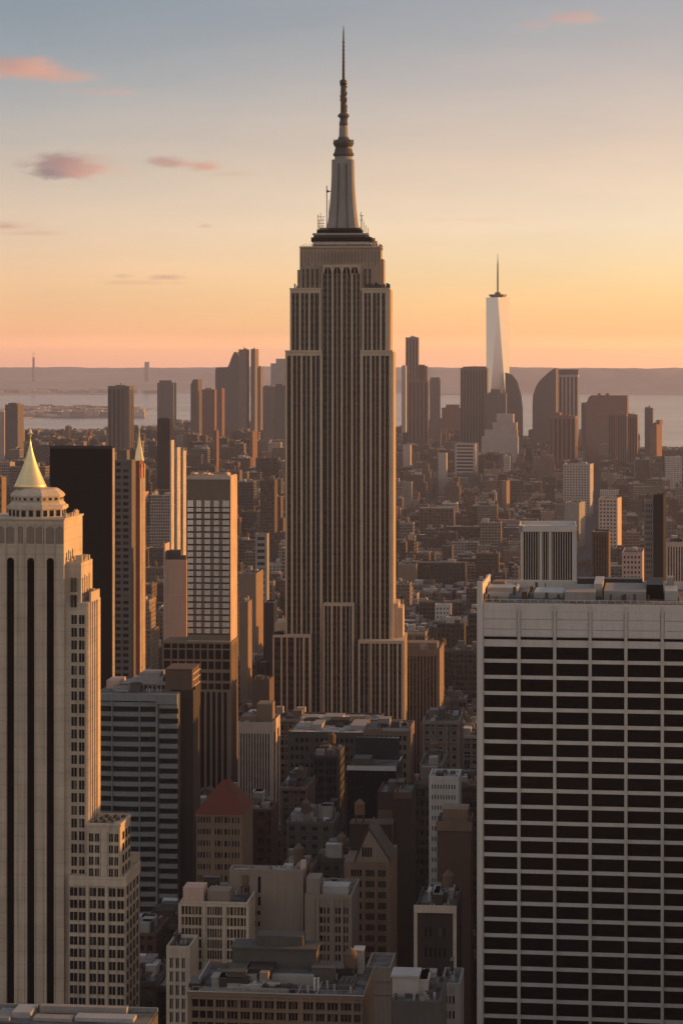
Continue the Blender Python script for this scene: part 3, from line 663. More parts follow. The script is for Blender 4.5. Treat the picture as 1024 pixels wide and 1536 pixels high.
# octagonal lantern and gilded cone
cxp = 57; yc = A.d*.5; s_ = (620+yc)/F; ax = A.x(cxp, yc); ZZ = lambda p: A.z(p, ax, yc)
r1 = 42.5*s_/cos(pi/8)
def octo(prof, mat, name): return MB().lathe(ax, yc, [(r*s_/cos(pi/8), ZZ(p)) for r, p in prof], 8, pi/8).build(name, mat, A.root)
octo([(45, 779), (45, 774), (40.5, 773.9), (40.5, 762), (42.5, 761.9), (42.5, 757), (41.5, 756.9), (39, 755.5), (35, 749.5), (36.5, 749.4), (36.5, 743.8), (38, 743.7), (38, 741.6), (35.4, 738), (30, 733.5), (26.5, 731.6)], 'limestone_warm', 'lantern')
m1 = MB(); m2 = []
for j in range(8):
    t0 = pi/8 + j*pi/4; t1 = t0 + pi/4
    for (ra, pa, pb, n, wd) in ((40.5, 772.5, 763.5, 3, .55), (36.5, 748.6, 745.2, 3, .42)):
        rr = ra*s_/cos(pi/8); P0 = (ax+rr*cos(t0), yc+rr*sin(t0)); P1 = (ax+rr*cos(t1), yc+rr*sin(t1))
        nx, ny = cos(t0+pi/8), sin(t0+pi/8)
        for i in range(n):
            f0 = (i+.5-wd/2)/n; f1 = (i+.5+wd/2)/n; mm = MB(); q = []
            for f_ in (f0, f1):
                for o_ in (-.1, .12): q.append((P0[0]+(P1[0]-P0[0])*f_+nx*o_, P0[1]+(P1[1]-P0[1])*f_+ny*o_))
            a, b_, c, d_ = q[0], q[1], q[2], q[3]; za_, zb_ = ZZ(pa), ZZ(pb)
            mm.face([(*b_, za_), (*d_, za_), (*d_, zb_), (*b_, zb_)]); mm.face([(*a, za_), (*b_, za_), (*b_, zb_), (*a, zb_)]); mm.face([(*d_, za_), (*c, za_), (*c, zb_), (*d_, zb_)]); mm.face([(*b_, zb_), (*d_, zb_), (*c, zb_), (*a, zb_)]); mm.face([(*a, za_), (*c, za_), (*d_, za_), (*b_, za_)])
            mm.build('lantern_window', 'window_glass', A.root)
cp = [(25.5, 732)]
for i in range(1, 15):
    f_ = i/14; cp.append((max(.7, 25.5*(1-f_)**1.45), 732 - 76*f_))
MB().lathe(A.x(46, yc), yc, [(r*s_, ZZ(p)) for r, p in cp], 48).build('gilded_cone', 'gilded_metal', A.root, True)
MB().lathe(A.x(46, yc), yc, [(.2, ZZ(656)), (.25, ZZ(652)), (.9, ZZ(651)), (.5, ZZ(649)), (.1, ZZ(643))], 12).build('finial', 'gilded_metal', A.root)

# ================================================================== the other drawn buildings
def simple(name, label, cat, pl, pr, Y, pt, side=None, vis=1536, theta=6.0, wall='concrete_grey', depth=None, cols=0, share=.6, fh=3.6, fr_=.55, win='window_glass', rib=.35, margin=.8,
           topband=2.0, sidecols=0, bottom=None, roof='roof_tar', clutter=0, tank=None, strip=False, keep=100, mull=1, group=None, east=False, lmat=None, rows_px=None):
    """box with a real relief facade: cols window columns of storeys fh, roof with kerb and plant"""
    b = Bld(name, label, cat, pl, pr, Y, pt, theta, group, vis, side, depth)
    m = MB(); m.box(0, b.w, 0, b.d, 0, b.h); wins = []
    zb = max(0, b.z(bottom)) if bottom else 0
    if cols:
        cl = even(margin, b.w-margin, cols, share); rows = []; z = b.h-topband
        while z-fh*fr_ > zb: rows.append((z-fh*fr_, z)); z -= fh
        if strip: rows = [(zb, b.h-topband)]
        facade(m, wins, 'N', b.w, 0, b.w, zb, b.h, cl, rows, rib)
        if sidecols:
            cl = even(margin-rib, b.d-margin, sidecols, share); facade(m, wins, 'W', b.d, -rib, b.d, zb, b.h, cl, rows, rib, off=b.w)
    rr = rib if cols else 0
    if cols and not sidecols: m.box(b.w, b.w+rib, -rib, b.d, zb, b.h)
    parapet(m, -rr*0, b.w+rr, -rr, b.d, b.h, .9, .45)
    b.part('wall', m, wall)
    if wins: place_windows(b, wins, win, 'window_strip' if strip else 'window', mull, keep)
    MB().box(.5, b.w-.1, .5, b.d-.5, b.h+.01, b.h+.12).build('roof', roof, b.root)
    if clutter: roof_clutter(b, .6, b.w-.6, .6, b.d-.6, b.h+.12, clutter, int(pl*7+pt))
    if clutter >= 3:
        m = MB()
        for i in range(int(b.w/1.5)): m.box(.5+i*1.5, .56+i*1.5, .3, .36, b.h+.9, b.h+1.9)
        m.box(.5, b.w-.5, .3, .36, b.h+1.88, b.h+1.94); m.build('railing', 'dark_metal', b.root)
    if tank: water_tank(b, b.w*tank[0], b.d*tank[1], b.h+.12, tank[2] if len(tank) > 2 else 1)
    return b
# black slab behind the gold cone
b = simple('office_tower', 'plain black slab tower behind the gilded cone', 'office tower', 76, 168, 1000, 672, side=171.5, vis=1000, wall='black_stone', theta=7, roof='roof_grey')
m = MB(); m.box(-.3, b.w+.2, -.3, -.02, b.h-.2, b.h+.8); m.box(-.3, -.01, -.3, b.d, 0, b.h+.8); b.part('roof_rim', m, 'dark_metal')
for i, f_ in enumerate((.1, .55)): MB().box(b.w+.02, b.w+.35, b.d*f_, b.d*(f_+.28), 0, b.h).build('corner_fin', 'limestone_warm', b.root)
g = Bld('apartment_tower', 'grey balconied apartment tower beside the black slab', 'apartment tower', 171, 196, 1240, 690, 6, None, 1005, 201.5)
m = MB(); m.box(0, g.w, 0, g.d, 0, g.h); wins = []; facade(m, wins, 'N', g.w, 0, g.w, 0, g.h, even(.3, g.w-.3, 2, .7), [(g.h-3-k*3.4, g.h-1.2-k*3.4) for k in range(60)][::-1], .8)
m.box(g.w, g.w+.8, -.8, g.d, 0, g.h); m.box(2, 6, 4, 12, g.h, g.h+5); g.part('wall', m, 'ashen_concrete'); place_windows(g, wins, 'window_glass', keep=60)
b = Bld('apartment_tower', 'slim brick red tower with pale pointed spire left of the white grid tower', 'apartment tower', 201.5, 209.5, 1380, 702, 6, None, 965, 217.5)
m = MB(); m.box(0, b.w, 0, b.d, 0, b.h); m.box(b.w*.2, b.w*.9, b.d*.1, b.d*.9, b.h, b.h+4)
b.part('wall', m, 'brick_red')
m = MB()
for i in range(4): m.box(b.w+.01, b.w+.5, b.d*(i*.26), b.d*(i*.26+.15), 0, b.h+(2 if i % 2 else -6))
b.part('pier', m, 'limestone_warm')
sx = b.w*.55; sy = b.d*.4; m = MB().lathe(sx, sy, [(3.6, b.h+4), (3.2, b.z(690)), (2.4, b.z(680)), (1.4, b.z(670)), (.5, b.z(655)), (.12, b.z(640))], 4, pi/4)
b.part('spire', m, 'gilded_metal')
# white grid tower on a brown base
T_ = Bld('apartment_tower', 'slender tower with white square window panels and golden west side on a brown base', 'apartment tower', 281, 345.5, 1200, 716, 6.0, None, 1185, 355)
m = MB(); m.box(0, T_.w, 0, T_.d, 0, T_.h); wins = []; TZ = lambda p: T_.z(p, T_.w)
cols = [(T_.x(a), T_.x(c)) for a, c in ((281.6, 290), (294.8, 301.8), (307, 315.4), (320.8, 328.4), (333.8, 344))]
rows = []
y_ = 770.5
while y_ < 952: rows.append((T_.z(y_+7.0), T_.z(y_))); y_ += 9.56
rows += [(T_.z(767.5), T_.z(761)), (T_.z(760.2), T_.z(750.4))]
fm = MB(); facade(fm, wins, 'N', T_.w, 0, T_.w, T_.z(960), T_.z(749), cols, rows, .3); 
for a in range(22): fm.box(T_.w*(a+.2)/22, T_.w*(a+.62)/22, -.3, -.01, T_.z(748.8), T_.z(719))
m.box(-.3, T_.w+.3, -.6, -.02, T_.z(719), T_.h+.3); m.box(T_.w, T_.w+.3, -.6, T_.d, T_.z(960), T_.h+.3); parapet(m, 0, T_.w, 0, T_.d, T_.h, .9)
for i in range(24): z_ = T_.z(750+i*9.56); m.box(T_.w+.3, T_.w+.36, 1, T_.d-1, z_-.2, z_+.1)
fm.box(0, T_.w, -.12, -.01, T_.z(748.9), T_.z(719)); T_.part('facade_frame', fm, 'frame_taupe'); T_.part('wall', m, 'limestone_rose')
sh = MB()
for z0, z1 in rows: sh.box(.2, T_.w-.2, -.36, -.3, z0-.55, z0-.06)  # black strips laid on as the shade between storeys
T_.part('floor_shadow_strips', sh, 'black_stone')
place_windows(T_, wins, 'window_pale', 'window_panel', 2, 100)
m = MB(); rnd = random.Random(4)
for i in range(26): a = rnd.uniform(1, T_.w-1); m.box(a, a+rnd.uniform(.2, 1.2), 2, 3+rnd.random()*12, T_.h, T_.h+rnd.uniform(.8, 2.2))
T_.part('roof_equipment', m, 'limestone_rose')
# its base, in front and wider (belongs to the same tower)
yb = -1.2; bx0, bx1 = T_.x(244, yb), T_.x(345.8, yb); BZ = lambda p: T_.z(p, bx0, yb)
m = MB(); m.box(bx0, bx1, yb, T_.d, 0, BZ(962)); wins = []
cp_ = [245, 257, 267.5, 279, 291, 301, 312, 322, 333, 345.8]
cols = [(T_.x(a, yb)+.35, T_.x(c, yb)-.35) for a, c in zip(cp_, cp_[1:])]
rows = [(BZ(1033-k*0)-0, BZ(1024)) for k in range(1)] + [(BZ(1020), BZ(1008)), (BZ(1003), BZ(991)), (BZ(988), BZ(974)), (BZ(972), BZ(965))]
facade(m, wins, 'N', 0, bx0, bx1, BZ(1034), BZ(962), cols, rows, .35, off=yb)
cols2 = [(T_.x(a, yb), T_.x(c, yb)) for a, c in ((301, 306.5), (310, 315.2), (318.6, 323.4), (326.6, 332), (335.6, 340.5))]
facade(m, wins, 'N', 0, T_.x(300, yb), bx1, BZ(1250), BZ(1034), cols2, [(BZ(1250), BZ(1037))], .35, off=yb)
cl = even(yb+.5, T_.d-.8, 5, .4); facade(m, wins, 'W', 0, yb-.35, T_.d, BZ(1250), BZ(962), cl, [(BZ(1250), BZ(1037)), (BZ(1030), BZ(968))], .35, off=bx1)
T_.part('base', m, 'brick_tan'); place_windows(T_, wins, 'window_black', 'base_window', 1, 80)
T_.reg(bx0, bx1, yb, T_.d, 962, 1185)
b = simple('apartment_tower', 'blank pink plastered slab attached left of the white grid tower', 'apartment tower', 248, 280, 1235, 842, depth=14, vis=960, wall='plaster_pink', roof='roof_tar')
m = MB(); m.box(b.w*.1, b.w*.7, 2, 9, b.h, b.h+5.5); m.box(b.w*.35, b.w*.95, 1, 6, b.h, b.h+2.8); b.part('plant_room', m, 'concrete_dark')
m = MB(); m.box(-.8, -.02, -.5, 13, 0, b.h+9); m.box(0.1, 1.2, -.3, -.02, 0, b.h-1); m.box(1.4, b.w, -.2, -.02, b.z(893.5), b.z(892)); b.part('corner_pier', m, 'limestone_rose')
# striped office block
b = Bld('office_building', 'dark office block with curved pale horizontal bands below the black slab', 'office building', 143, 266.5, 880, 1040, 6, None, 1385, depth=30)
wall = MB(); wall.box(0, b.w, 1.2, 30, 0, b.h); BX = lambda p: b.x(p)
sec = [(143, 169), (169, 210), (210, 235.3)]
def arcx(a, c, n=6): return [a+(c-a)*i/n for i in range(n+1)]
k = 0; y_ = 1052
strips_z = []
while y_ < 1400:
    strips_z.append((b.z(y_+6.4), b.z(y_), y_)); y_ += 14.95
m = MB()
for z0, z1, yy in strips_z:                           # bands bow outward slightly towards the right corner
    pts = arcx(BX(143), BX(235.3), 16); n = len(pts)-1
    for i in range(n):
        f0 = i/n; f1 = (i+1)/n; y0 = .2-1.2*sin(pi*f0*.9); y1 = .2-1.2*sin(pi*f1*.9)
        for zz0, zz1 in ((z0, z1),):
            k0 = len(m.v); m.v += [(pts[i], y0, zz0), (pts[i+1], y1, zz0), (pts[i+1], y1, zz1), (pts[i], y0, zz1), (pts[i], 1.3, zz0), (pts[i+1], 1.3, zz0), (pts[i+1], 1.3, zz1), (pts[i], 1.3, zz1)]
            m.f += [(k0, k0+1, k0+2, k0+3), (k0+3, k0+2, k0+6, k0+7), (k0, k0+4, k0+5, k0+1)]; m.mi += [0]*3; m.att += [None]*3
    m.box(BX(238.5), BX(266.5), -.4, 1.25, z0-.6, z1-.6)
for p in (169, 210, 235.3, 236.6): m.box(BX(p)-.18, BX(p)+.18, -1.1, 1.25, 0, b.z(1050))
m.box(BX(143), BX(236), -1.2, 1.22, b.z(1050), b.h+.1); m.box(BX(236), BX(266.5), -1.0, 1.22, b.z(1054), b.h+.1)
b.part('spandrel_bands', m, 'concrete_band'); 
for i, (z0, z1, yy) in enumerate(strips_z[:-1]):
    zn = strips_z[i+1][1]
    for a, c in ((143, 169), (169, 210), (210, 235.3), (238.5, 266.5)):
        MB().box(BX(a)+.25, BX(c)-.25, 1.0, 1.17, zn+.05-(.6 if a > 238 else 0), z0-.05-(.6 if a > 238 else 0)).build('window_band', 'glass_green', b.root)
b.part('wall', wall, 'concrete_dark'); MB().box(.4, b.w-.4, 1.6, 29.6, b.h+.01, b.h+.2).build('roof', 'roof_tar', b.root)
m = MB(); m.box(BX(150), BX(170), 12, 24, b.h+.2, b.h+3.2); m.build('plant_room', 'plaster_pink', b.root)
m = MB(); m.box(BX(176), BX(250), 8, 20, b.h+.2, b.h+2.6); m.box(BX(176), BX(250), 7.6, 20.4, b.h+2.6, b.h+2.9); m.box(BX(196), BX(236), 12, 24, b.h+2.9, b.h+4.6); m.box(BX(200), BX(230), 14, 24, b.h+4.6, b.h+6); m.build('plant_room', 'concrete_grey', b.root)
roof_clutter(b, 1, b.w-2, 2, 8, b.h+.2, 5, 4)
m = MB()
for i in range(16): a = 2+i*1.65; m.box(BX(177)+a*.99, BX(177)+a*.99+.9, 7.4, 7.58, b.h+.8, b.h+2.2)
m.build('louvres', 'black_stone', b.root)
# dark block beside it
b = simple('office_building', 'plain dark brown block between the striped office block and the white grid tower', 'office building', 267, 290, 884, 1035, side=301, vis=1340, wall='brick_dark', roof='roof_tar')
m = MB(); m.box(b.x(249), b.w-.3, -.5, b.d-1, b.h+.1, b.z(1004)); m.box(b.x(249)-.2, b.w, -.8, b.d-.6, b.z(1004), b.z(1003)); b.part('plant_room', m, 'brick_brown')
m = MB()
for p in (1010, 1019, 1029): m.box(b.w-.28, b.w+.1, -.7, b.d-1, b.z(p)-.35, b.z(p))
b.part('plant_room_ribs', m, 'limestone_rose')
# red hipped roof
b = Bld('apartment_building', 'brick apartment house under a steep terracotta red hipped roof', 'apartment building', 295, 362.5, 855, 1221, 6, None, 1310, 378)
m = MB(); m.box(0, b.w, 0, b.d, 0, b.h); wins = []; rows = []; z = b.h-1.0
while z > 30: rows.append((z-2.0, z)); z -= 4.15
cols = [(b.x(a), b.x(c)) for a, c in ((297, 299.5), (301, 303.5), (305, 308), (310, 312.5), (314, 316), (322.5, 325), (326.5, 330.5), (332, 334), (337, 341), (343, 345), (348, 350.5), (352.5, 355), (357, 359))]
facade(m, wins, 'N', b.w, 0, b.w, 20, b.h, cols, rows, .3); m.box(b.w, b.w+.3, -.3, b.d, 0, b.h); m.box(-.3, b.w+.6, -.7, -.31, b.h-.5, b.h); b.part('wall', m, 'brick_tan'); place_windows(b, wins, 'window_glass', keep=90)
ax_, ay = b.x(338), b.d*.5; zt = b.z(1178)
m = MB(); e = .8; q = [(-e, -e, b.h+.02), (b.w+e, -e, b.h+.02), (b.w+e, b.d+e, b.h+.02), (-e, b.d+e, b.h+.02)]; rL, rR = (b.w*.45, b.d*.5, zt), (b.w*.62, b.d*.5, zt)
m.face([q[0], q[1], rR, rL]); m.face([q[1], q[2], rR]); m.face([q[2], q[3], rL, rR]); m.face([q[3], q[0], rL]); m.face(q[::-1]); b.part('roof', m, 'terracotta_roof')
MB().box(b.w*.7, b.w*.7+1.2, b.d*.3, b.d*.3+1.2, b.h+2, b.h+7).build('chimney', 'brick_brown', b.root)
# foreground group, bottom centre
b = simple('apartment_building', 'pale framed block with grids of brown windows left of the blank plaster wall', 'apartment building', 270, 372, 600, 1357, depth=22, vis=1480, wall='limestone_warm', cols=0)
m = MB(); wins = []
cols = []
for a, c in ((272.5, 303), (311, 333.5), (340, 371)):
    n = 6; x0_, x1_ = b.x(a), b.x(c); cols += [(x0_+(x1_-x0_)*(i+.12)/n, x0_+(x1_-x0_)*(i+.9)/n) for i in range(n)]
rows = [(b.z(p+13), b.z(p)) for p in (1358, 1374, 1391.5, 1408, 1424, 1441, 1458, 1475, 1492, 1509, 1526)]
facade(m, wins, 'N', b.w, 0, b.w, 60, b.h, cols, rows[::-1], .35)
for p in (270.5, 307, 336.5, 371.5): m.box(b.x(p)-.35, b.x(p)+.35, -.7, -.352, 60, b.h+.5)
for p in (1357, 1373): m.box(0, b.w, -.6, -.355, b.z(p)-.2, b.z(p)+.1)
b.part('facade_frame', m, 'limestone_warm'); place_windows(b, wins, 'window_brown', keep=100)
MB().box(b.w*.03, b.w*.33, 1.5, 8, b.h+.12, b.h+4).build('plant_room', 'plaster_pink', b.root); MB().box(b.w*.38, b.w*.7, 3, 9, b.h+.12, b.h+3).build('plant_room', 'plaster_taupe', b.root); roof_clutter(b, 1, b.w-1, 9, 20, b.h+.12, 9, 77); water_tank(b, b.w*.85, 14, b.h+.12, .7)
b = simple('apartment_building', 'tall blank taupe plaster block with a white roof at bottom centre', 'apartment building', 344, 455, 612, 1309, side=459, vis=1440, wall='plaster_taupe', roof='roof_snowy', clutter=0)
m = MB(); 
for p0, p1, a, c in ((387, 391, 1314, 1338), (387, 391, 1344, 1357), (367, 370, 1331, 1338), (371.5, 373.5, 1331, 1338), (382, 384, 1365, 1371), (386.5, 390.5, 1365, 1371), (382, 384, 1381, 1388), (387, 390, 1381, 1388), (454, 455.5, 1378, 1384), (457.5, 459, 1378, 1384), (452, 454, 1395, 1402), (456, 458.5, 1395, 1402)):
    if p1 > 455: continue
    MB().box(b.x(p0), b.x(p1), -.1, -.02, b.z(c), b.z(a)).build('window', 'window_black', b.root); m.box(b.x(p0)-.1, b.x(p1)+.1, -.22, -.02, b.z(c)-.22, b.z(c)-.01)
b.part('window_sills', m, 'plaster_taupe'); roof_clutter(b, 1, b.w-1, 1, b.d-1, b.h+.12, 3, 5, ('pale_metal', 'concrete_grey'))
MB().box(b.w-1.2, b.w+.1, b.d*.6, b.d, b.h, b.h+2.6).build('stair_head', 'plaster_pink', b.root)
b = simple('apartment_building', 'tan block with tall stone piers right of the blank plaster wall', 'apartment building', 457, 527.5, 606, 1347, depth=20, vis=1455, wall='plaster_taupe', theta=6)
m = MB(); wins = []; cols = [(b.x(a), b.x(c)) for a, c in ((479.5, 484.5), (486, 488.5), (491, 494), (503, 506), (507.5, 511), (515.5, 518), (519.5, 522))]
rows = [(b.z(p+9.5), b.z(p)) for p in range(1360, 1536, 14)]
facade(m, wins, 'N', b.w, b.x(474), b.w, 60, b.h, cols, rows[::-1], .5)
for p in (477, 499, 513, 526): m.box(b.x(p)-.3, b.x(p)+.3, -.9, -.502, 60, b.h+.4)
b.part('facade_frame', m, 'plaster_taupe'); place_windows(b, wins, 'window_glass', keep=80)
MB().box(b.x(458), b.x(478), 2, 9, b.h+.12, b.h+4.5).build('plant_room', 'plaster_taupe', b.root); MB().box(b.x(480), b.x(520), 4, 10, b.h+.12, b.h+2.2).build('roof_duct', 'pale_metal', b.root); roof_clutter(b, 1, b.w-1, 8, 18, b.h+.12, 5, 8)
b = simple('apartment_building', 'narrow pale pier block at the foot of the framed block, bottom left', 'apartment building', 250, 283, 585, 1424, depth=12, vis=1500, wall='limestone_warm', cols=3, share=.55, fh=3.3, fr_=.75, margin=.5, rib=.4, clutter=2, keep=60, mull=2)
b = Bld('commercial_building', 'wide low dark roofed block in front of the plaster group, bottom edge', 'commercial building', 282, 545, 500, 1492, 6, None, 1536, depth=24)
m = MB(); m.box(0, b.w, 0, b.d, 0, b.h); wins = []
cols = []; 
bays = [(288, 321), (324, 337), (341, 357), (361, 375), (379, 393), (397, 411), (415, 429), (433, 447), (455, 470), (474, 487), (491, 507), (511, 527), (531, 541)]
for a, c in bays:
    n = 3; x0_, x1_ = b.x(a), b.x(c); cols += [(x0_+(x1_-x0_)*(i+.08)/n, x0_+(x1_-x0_)*(i+.92)/n) for i in range(n)]
rows = [(b.z(p+11), b.z(p)) for p in (1498, 1515, 1532, 1549, 1566)]
facade(m, wins, 'N', b.w, 0, b.w, 60, b.h, cols, rows[::-1], .35)
for p in [a for a, c in bays]+[544]: m.box(b.x(p-1.7)-.2, b.x(p-1.7)+.2, -.6, -.352, 60, b.h)
for p in (1495, 1512, 1529): m.box(0, b.w, -.75, -.602, b.z(p)-.18, b.z(p)+.12)
parapet(m, -.2, b.w+.2, -.4, b.d, b.h, .8, .4); b.part('wall', m, 'brick_tan'); place_windows(b, wins, 'window_glass', keep=100)
MB().box(.3, b.w-.3, .2, b.d-.4, b.h+.01, b.h+.15).build('roof', 'roof_tar', b.root)
MB().box(0, b.w, -.85, -.45, b.h+.82, b.h+1.0).build('coping', 'pale_metal', b.root)
m = MB(); x0_, x1_ = b.x(345, 12), b.x(472, 12)
m.box(x0_, x1_, 15, 22, b.h+.15, b.h+6.2); m.box(x0_-.3, x1_+.3, 14.6, 22.3, b.h+6.2, b.h+6.6); m.box(x0_+5, x0_+15, 17, 21.8, b.h+6.6, b.h+8.6); b.part('penthouse', m, 'concrete_dark')
for p0, p1, y0, y1, z0, z1, nm, mt in ((338, 385, 7, 13.5, .15, 2.6, 'skylight', 'concrete_grey'), (389, 402, 6, 14, .15, 3.4, 'stair_head', 'plaster_taupe'), (405, 470, 9, 14, .15, 2.2, 'skylight', 'concrete_grey'), (340, 360, 3.5, 5, .15, .9, 'roof_duct', 'pale_metal'),
                                        (375, 432, 1.6, 3, .15, 1.3, 'roof_duct', 'concrete_grey'), (400, 420, 3.4, 4.6, .15, 1.9, 'roof_duct', 'pale_metal'), (470, 473, 5, 6, .15, 2.8, 'roof_pipe', 'white_paint'), (475.5, 478, 5, 6, .15, 2.8, 'roof_pipe', 'white_paint'), (283, 300, 3, 9, .15, 1.6, 'roof_duct', 'dark_metal'), (298, 300, 6, 20, .15, 2.2, 'roof_pipe', 'pale_metal')):
    MB().box(b.x(p0, y0), b.x(p1, y0), y0, y1, b.h+z0, b.h+z1).build(nm, mt, b.root)
roof_clutter(b, 2, b.w-2, 1, 22, b.h+.15, 16, 55); water_tank(b, b.w*.88, 17, b.h+.15, .8)
m = MB()
for i in range(26): m.box(1+i*1.35, 1.06+i*1.35, -.3, -.24, b.h+.8, b.h+1.8)
m.box(1, b.w-1, -.3, -.24, b.h+1.78, b.h+1.84); m.build('railing', 'pale_metal', b.root)
m = MB()
for i in range(5): m.box(2, b.w*.35+i, 1.5+i*.5, 1.62+i*.5, b.h+.5, b.h+.62)
for i in range(4): m.box(b.w*.4+i*4, b.w*.4+i*4+.3, 1, 12, b.h+.4, b.h+.7)
m.build('roof_pipes', 'concrete_grey', b.root)
m = MB(); m.box(b.x(530, 20), b.x(544, 20), 20, 24, b.h, b.h+5.0); m.box(b.x(529, 20), b.x(545, 20), 19.8, 24.2, b.h+5, b.h+5.3); m.build('bulkhead', 'pale_metal', b.root); MB().box(b.x(532, 20), b.x(536, 20), 19.85, 19.98, b.h+.4, b.h+2.5).build('bulkhead_door', 'dark_metal', b.root)
# gabled block
b = Bld('apartment_building', 'tan apartment house with a steep gable and rows of four light windows', 'apartment building', 516, 583, 655, 1292, 6, None, 1450, depth=24)
m = MB(); m.box(0, b.w, 0, b.d, 0, b.h); wins = []; cols = []
for a, c in ((526, 543), (548, 561.5), (566.5, 579)): 
    n = 4; x0_, x1_ = b.x(a), b.x(c); cols += [(x0_+(x1_-x0_)*(i+.1)/n, x0_+(x1_-x0_)*(i+.85)/n) for i in range(n)]
rows = [(b.z(p+9.6), b.z(p)) for p in [1287+0*i for i in range(0)]+[1304+16.3*i for i in range(-1, 16)] if b.z(p) < b.h-.3]
facade(m, wins, 'N', b.w, 0, b.w, 30, b.h, cols, rows[::-1], .3); m.box(b.w, b.w+.3, -.3, b.d, 0, b.h)
b.part('wall', m, 'brick_tan'); place_windows(b, wins, 'window_black', keep=100)
gx0, gx1, gp = b.x(533), b.w+.4, b.x(553); zt = b.z(1244)
m = MB(); m.prism([(gx0, b.h+.01), (gx1, b.h+.01), (b.x(570), b.z(1268)), (gp, zt), (b.x(543), b.z(1266))], -.3, 14); b.part('gable', m, 'plaster_taupe')
m = MB(); pts = [(gx0-.3, b.h+.02), (b.x(543)-.2, b.z(1265)), (gp, b.z(1243)+.4), (b.x(570)+.2, b.z(1267)), (gx1+.3, b.h+.1)]
for (xa, za_), (xb, zb_) in zip(pts, pts[1:]):
    k0 = len(m.v); m.v += [(xa, -.7, za_), (xb, -.7, zb_), (xb, 14.4, zb_), (xa, 14.4, za_), (xa, -.7, za_+.45), (xb, -.7, zb_+.45), (xb, 14.4, zb_+.45), (xa, 14.4, za_+.45)]
    for q in ((0, 1, 5, 4), (4, 5, 6, 7), (0, 3, 2, 1), (2, 3, 7, 6)): m.f.append(tuple(k0+i for i in q)); m.mi.append(0); m.att.append(None)
b.part('roof', m, 'concrete_dark')
for i in range(4): MB().box(b.x(543+i*4), b.x(545.6+i*4), -.42, -.31, b.z(1284), b.z(1270)).build('gable_window', 'window_black', b.root)
m = MB(); m.box(0, b.w*.95, 15, 23, b.h, b.h+7); m.box(-.2, b.w*.97, 14.8, 23.2, b.h+7, b.h+7.4); b.part('rear_wing', m, 'brick_dark'); water_tank(b, 2.5, 18, b.h+7.4, .8)
b = simple('commercial_building', 'plain low tan block below the gabled house', 'commercial building', 549, 586, 560, 1456, depth=14, vis=1536, wall='plaster_taupe', cols=0)
m = MB(); m.box(0, b.w, -.3, -.02, b.z(1490)-.2, b.z(1490)); m.box(0, b.w, -.3, -.02, b.z(1470)-.2, b.z(1470)); b.part('string_course', m, 'plaster_taupe')
# dark tall ones by the canyon
b = simple('office_building', 'tall dark brown building with a blank black wall above the canyon street', 'office building', 566, 617, 800, 1192, depth=20, vis=1500, wall='brick_dark', theta=6, clutter=3)
m = MB(); m.box(b.x(567), b.x(589), -1.0, -.02, 0, b.z(1215)); m.box(b.x(567), b.x(580), -2, -1.02, 0, b.z(1245)); m.box(b.x(590), b.w, -.25, -.02, b.h-1.2, b.h+.95); b.part('lower_wing', m, 'brick_brown')
b = simple('apartment_building', 'white painted block with small windows right of the dark brown building', 'apartment building', 643, 687, 850, 1168, depth=16, vis=1340, wall='white_paint', cols=9, share=.45, fh=3.7, fr_=.42, keep=90, clutter=4, roof='roof_snowy', rib=.25)
b = simple('apartment_building', 'square brown brick block with a flat cap in front of the white painted block', 'apartment building', 655, 706, 775, 1236, depth=16, vis=1310, wall='brick_brown', theta=6, clutter=3)
m = MB(); m.box(-.3, b.w+.3, -.35, -.02, b.z(1246), b.h+.95); m.box(b.w*.15, b.w*.9, 2, 12, b.h, b.h+4.5); b.part('cornice', m, 'brick_tan')
b = simple('apartment_building', 'dark brick block with pale corner piers and cluttered roof beside the grid office', 'apartment building', 623, 682, 600, 1366, depth=24, vis=1490, wall='brick_dark', roof='roof_tar', cols=5, share=.5, fh=5.2, fr_=.45, margin=2, topband=4, clutter=11, win='window_glass', tank=(.72, .75, .8))
m = MB(); m.box(-.4, .45, -.6, -.02-.35, 0, b.h+1.2); m.box(b.w-.45, b.w+.4, -.6, -.37, 0, b.h+1.2); m.box(-.4, b.w+.4, -.8, -.602, b.h-.3, b.h+1.6); b.part('corner_piers', m, 'limestone_warm')
b = simple('commercial_building', 'low roof crowded with ducts at the bottom right of the canyon', 'commercial building', 588, 660, 480, 1508, depth=20, vis=1536, wall='concrete_dark', roof='roof_tar', clutter=12)
m = MB(); m.box(b.x(588, 6), b.x(628, 6), 6, 12, b.h, b.h+4.2); m.box(b.x(586, 6), b.x(629, 6), 5.6, 12.4, b.h+4.2, b.h+4.6); b.part('penthouse', m, 'pale_metal')
b = simple('commercial_building', 'slim pale block with stacked balconies beside the low ducted roof', 'commercial building', 661, 688, 540, 1480, depth=14, vis=1536, wall='concrete_grey', cols=3, share=.6, fh=3.4, fr_=.5, clutter=3, theta=6)
b = Bld('commercial_building', 'low grey roof with panels at the bottom left corner', 'commercial building', -60, 222, 385, 1534, 6, None, 1536, depth=9)
m = MB(); m.box(0, b.w, 0, b.d, 0, b.h); b.part('wall', m, 'concrete_dark'); MB().box(.2, b.w-.2, .2, b.d-.2, b.h+.01, b.h+.2).build('roof', 'roof_grey', b.root)
for i, (p0, p1, y0, y1, h) in enumerate(((-10, 14, 1, 7, .5), (18, 46, 3, 8, .9), (50, 108, 1.5, 4, .5), (112, 200, 2, 5, .6), (60, 190, 6.5, 8, 1.1))): MB().box(b.x(p0, y0), b.x(p1, y0), y0, y1, b.h+.2, b.h+.2+h).build('roof_panel', ('concrete_grey', 'pale_metal')[i % 2], b.root)
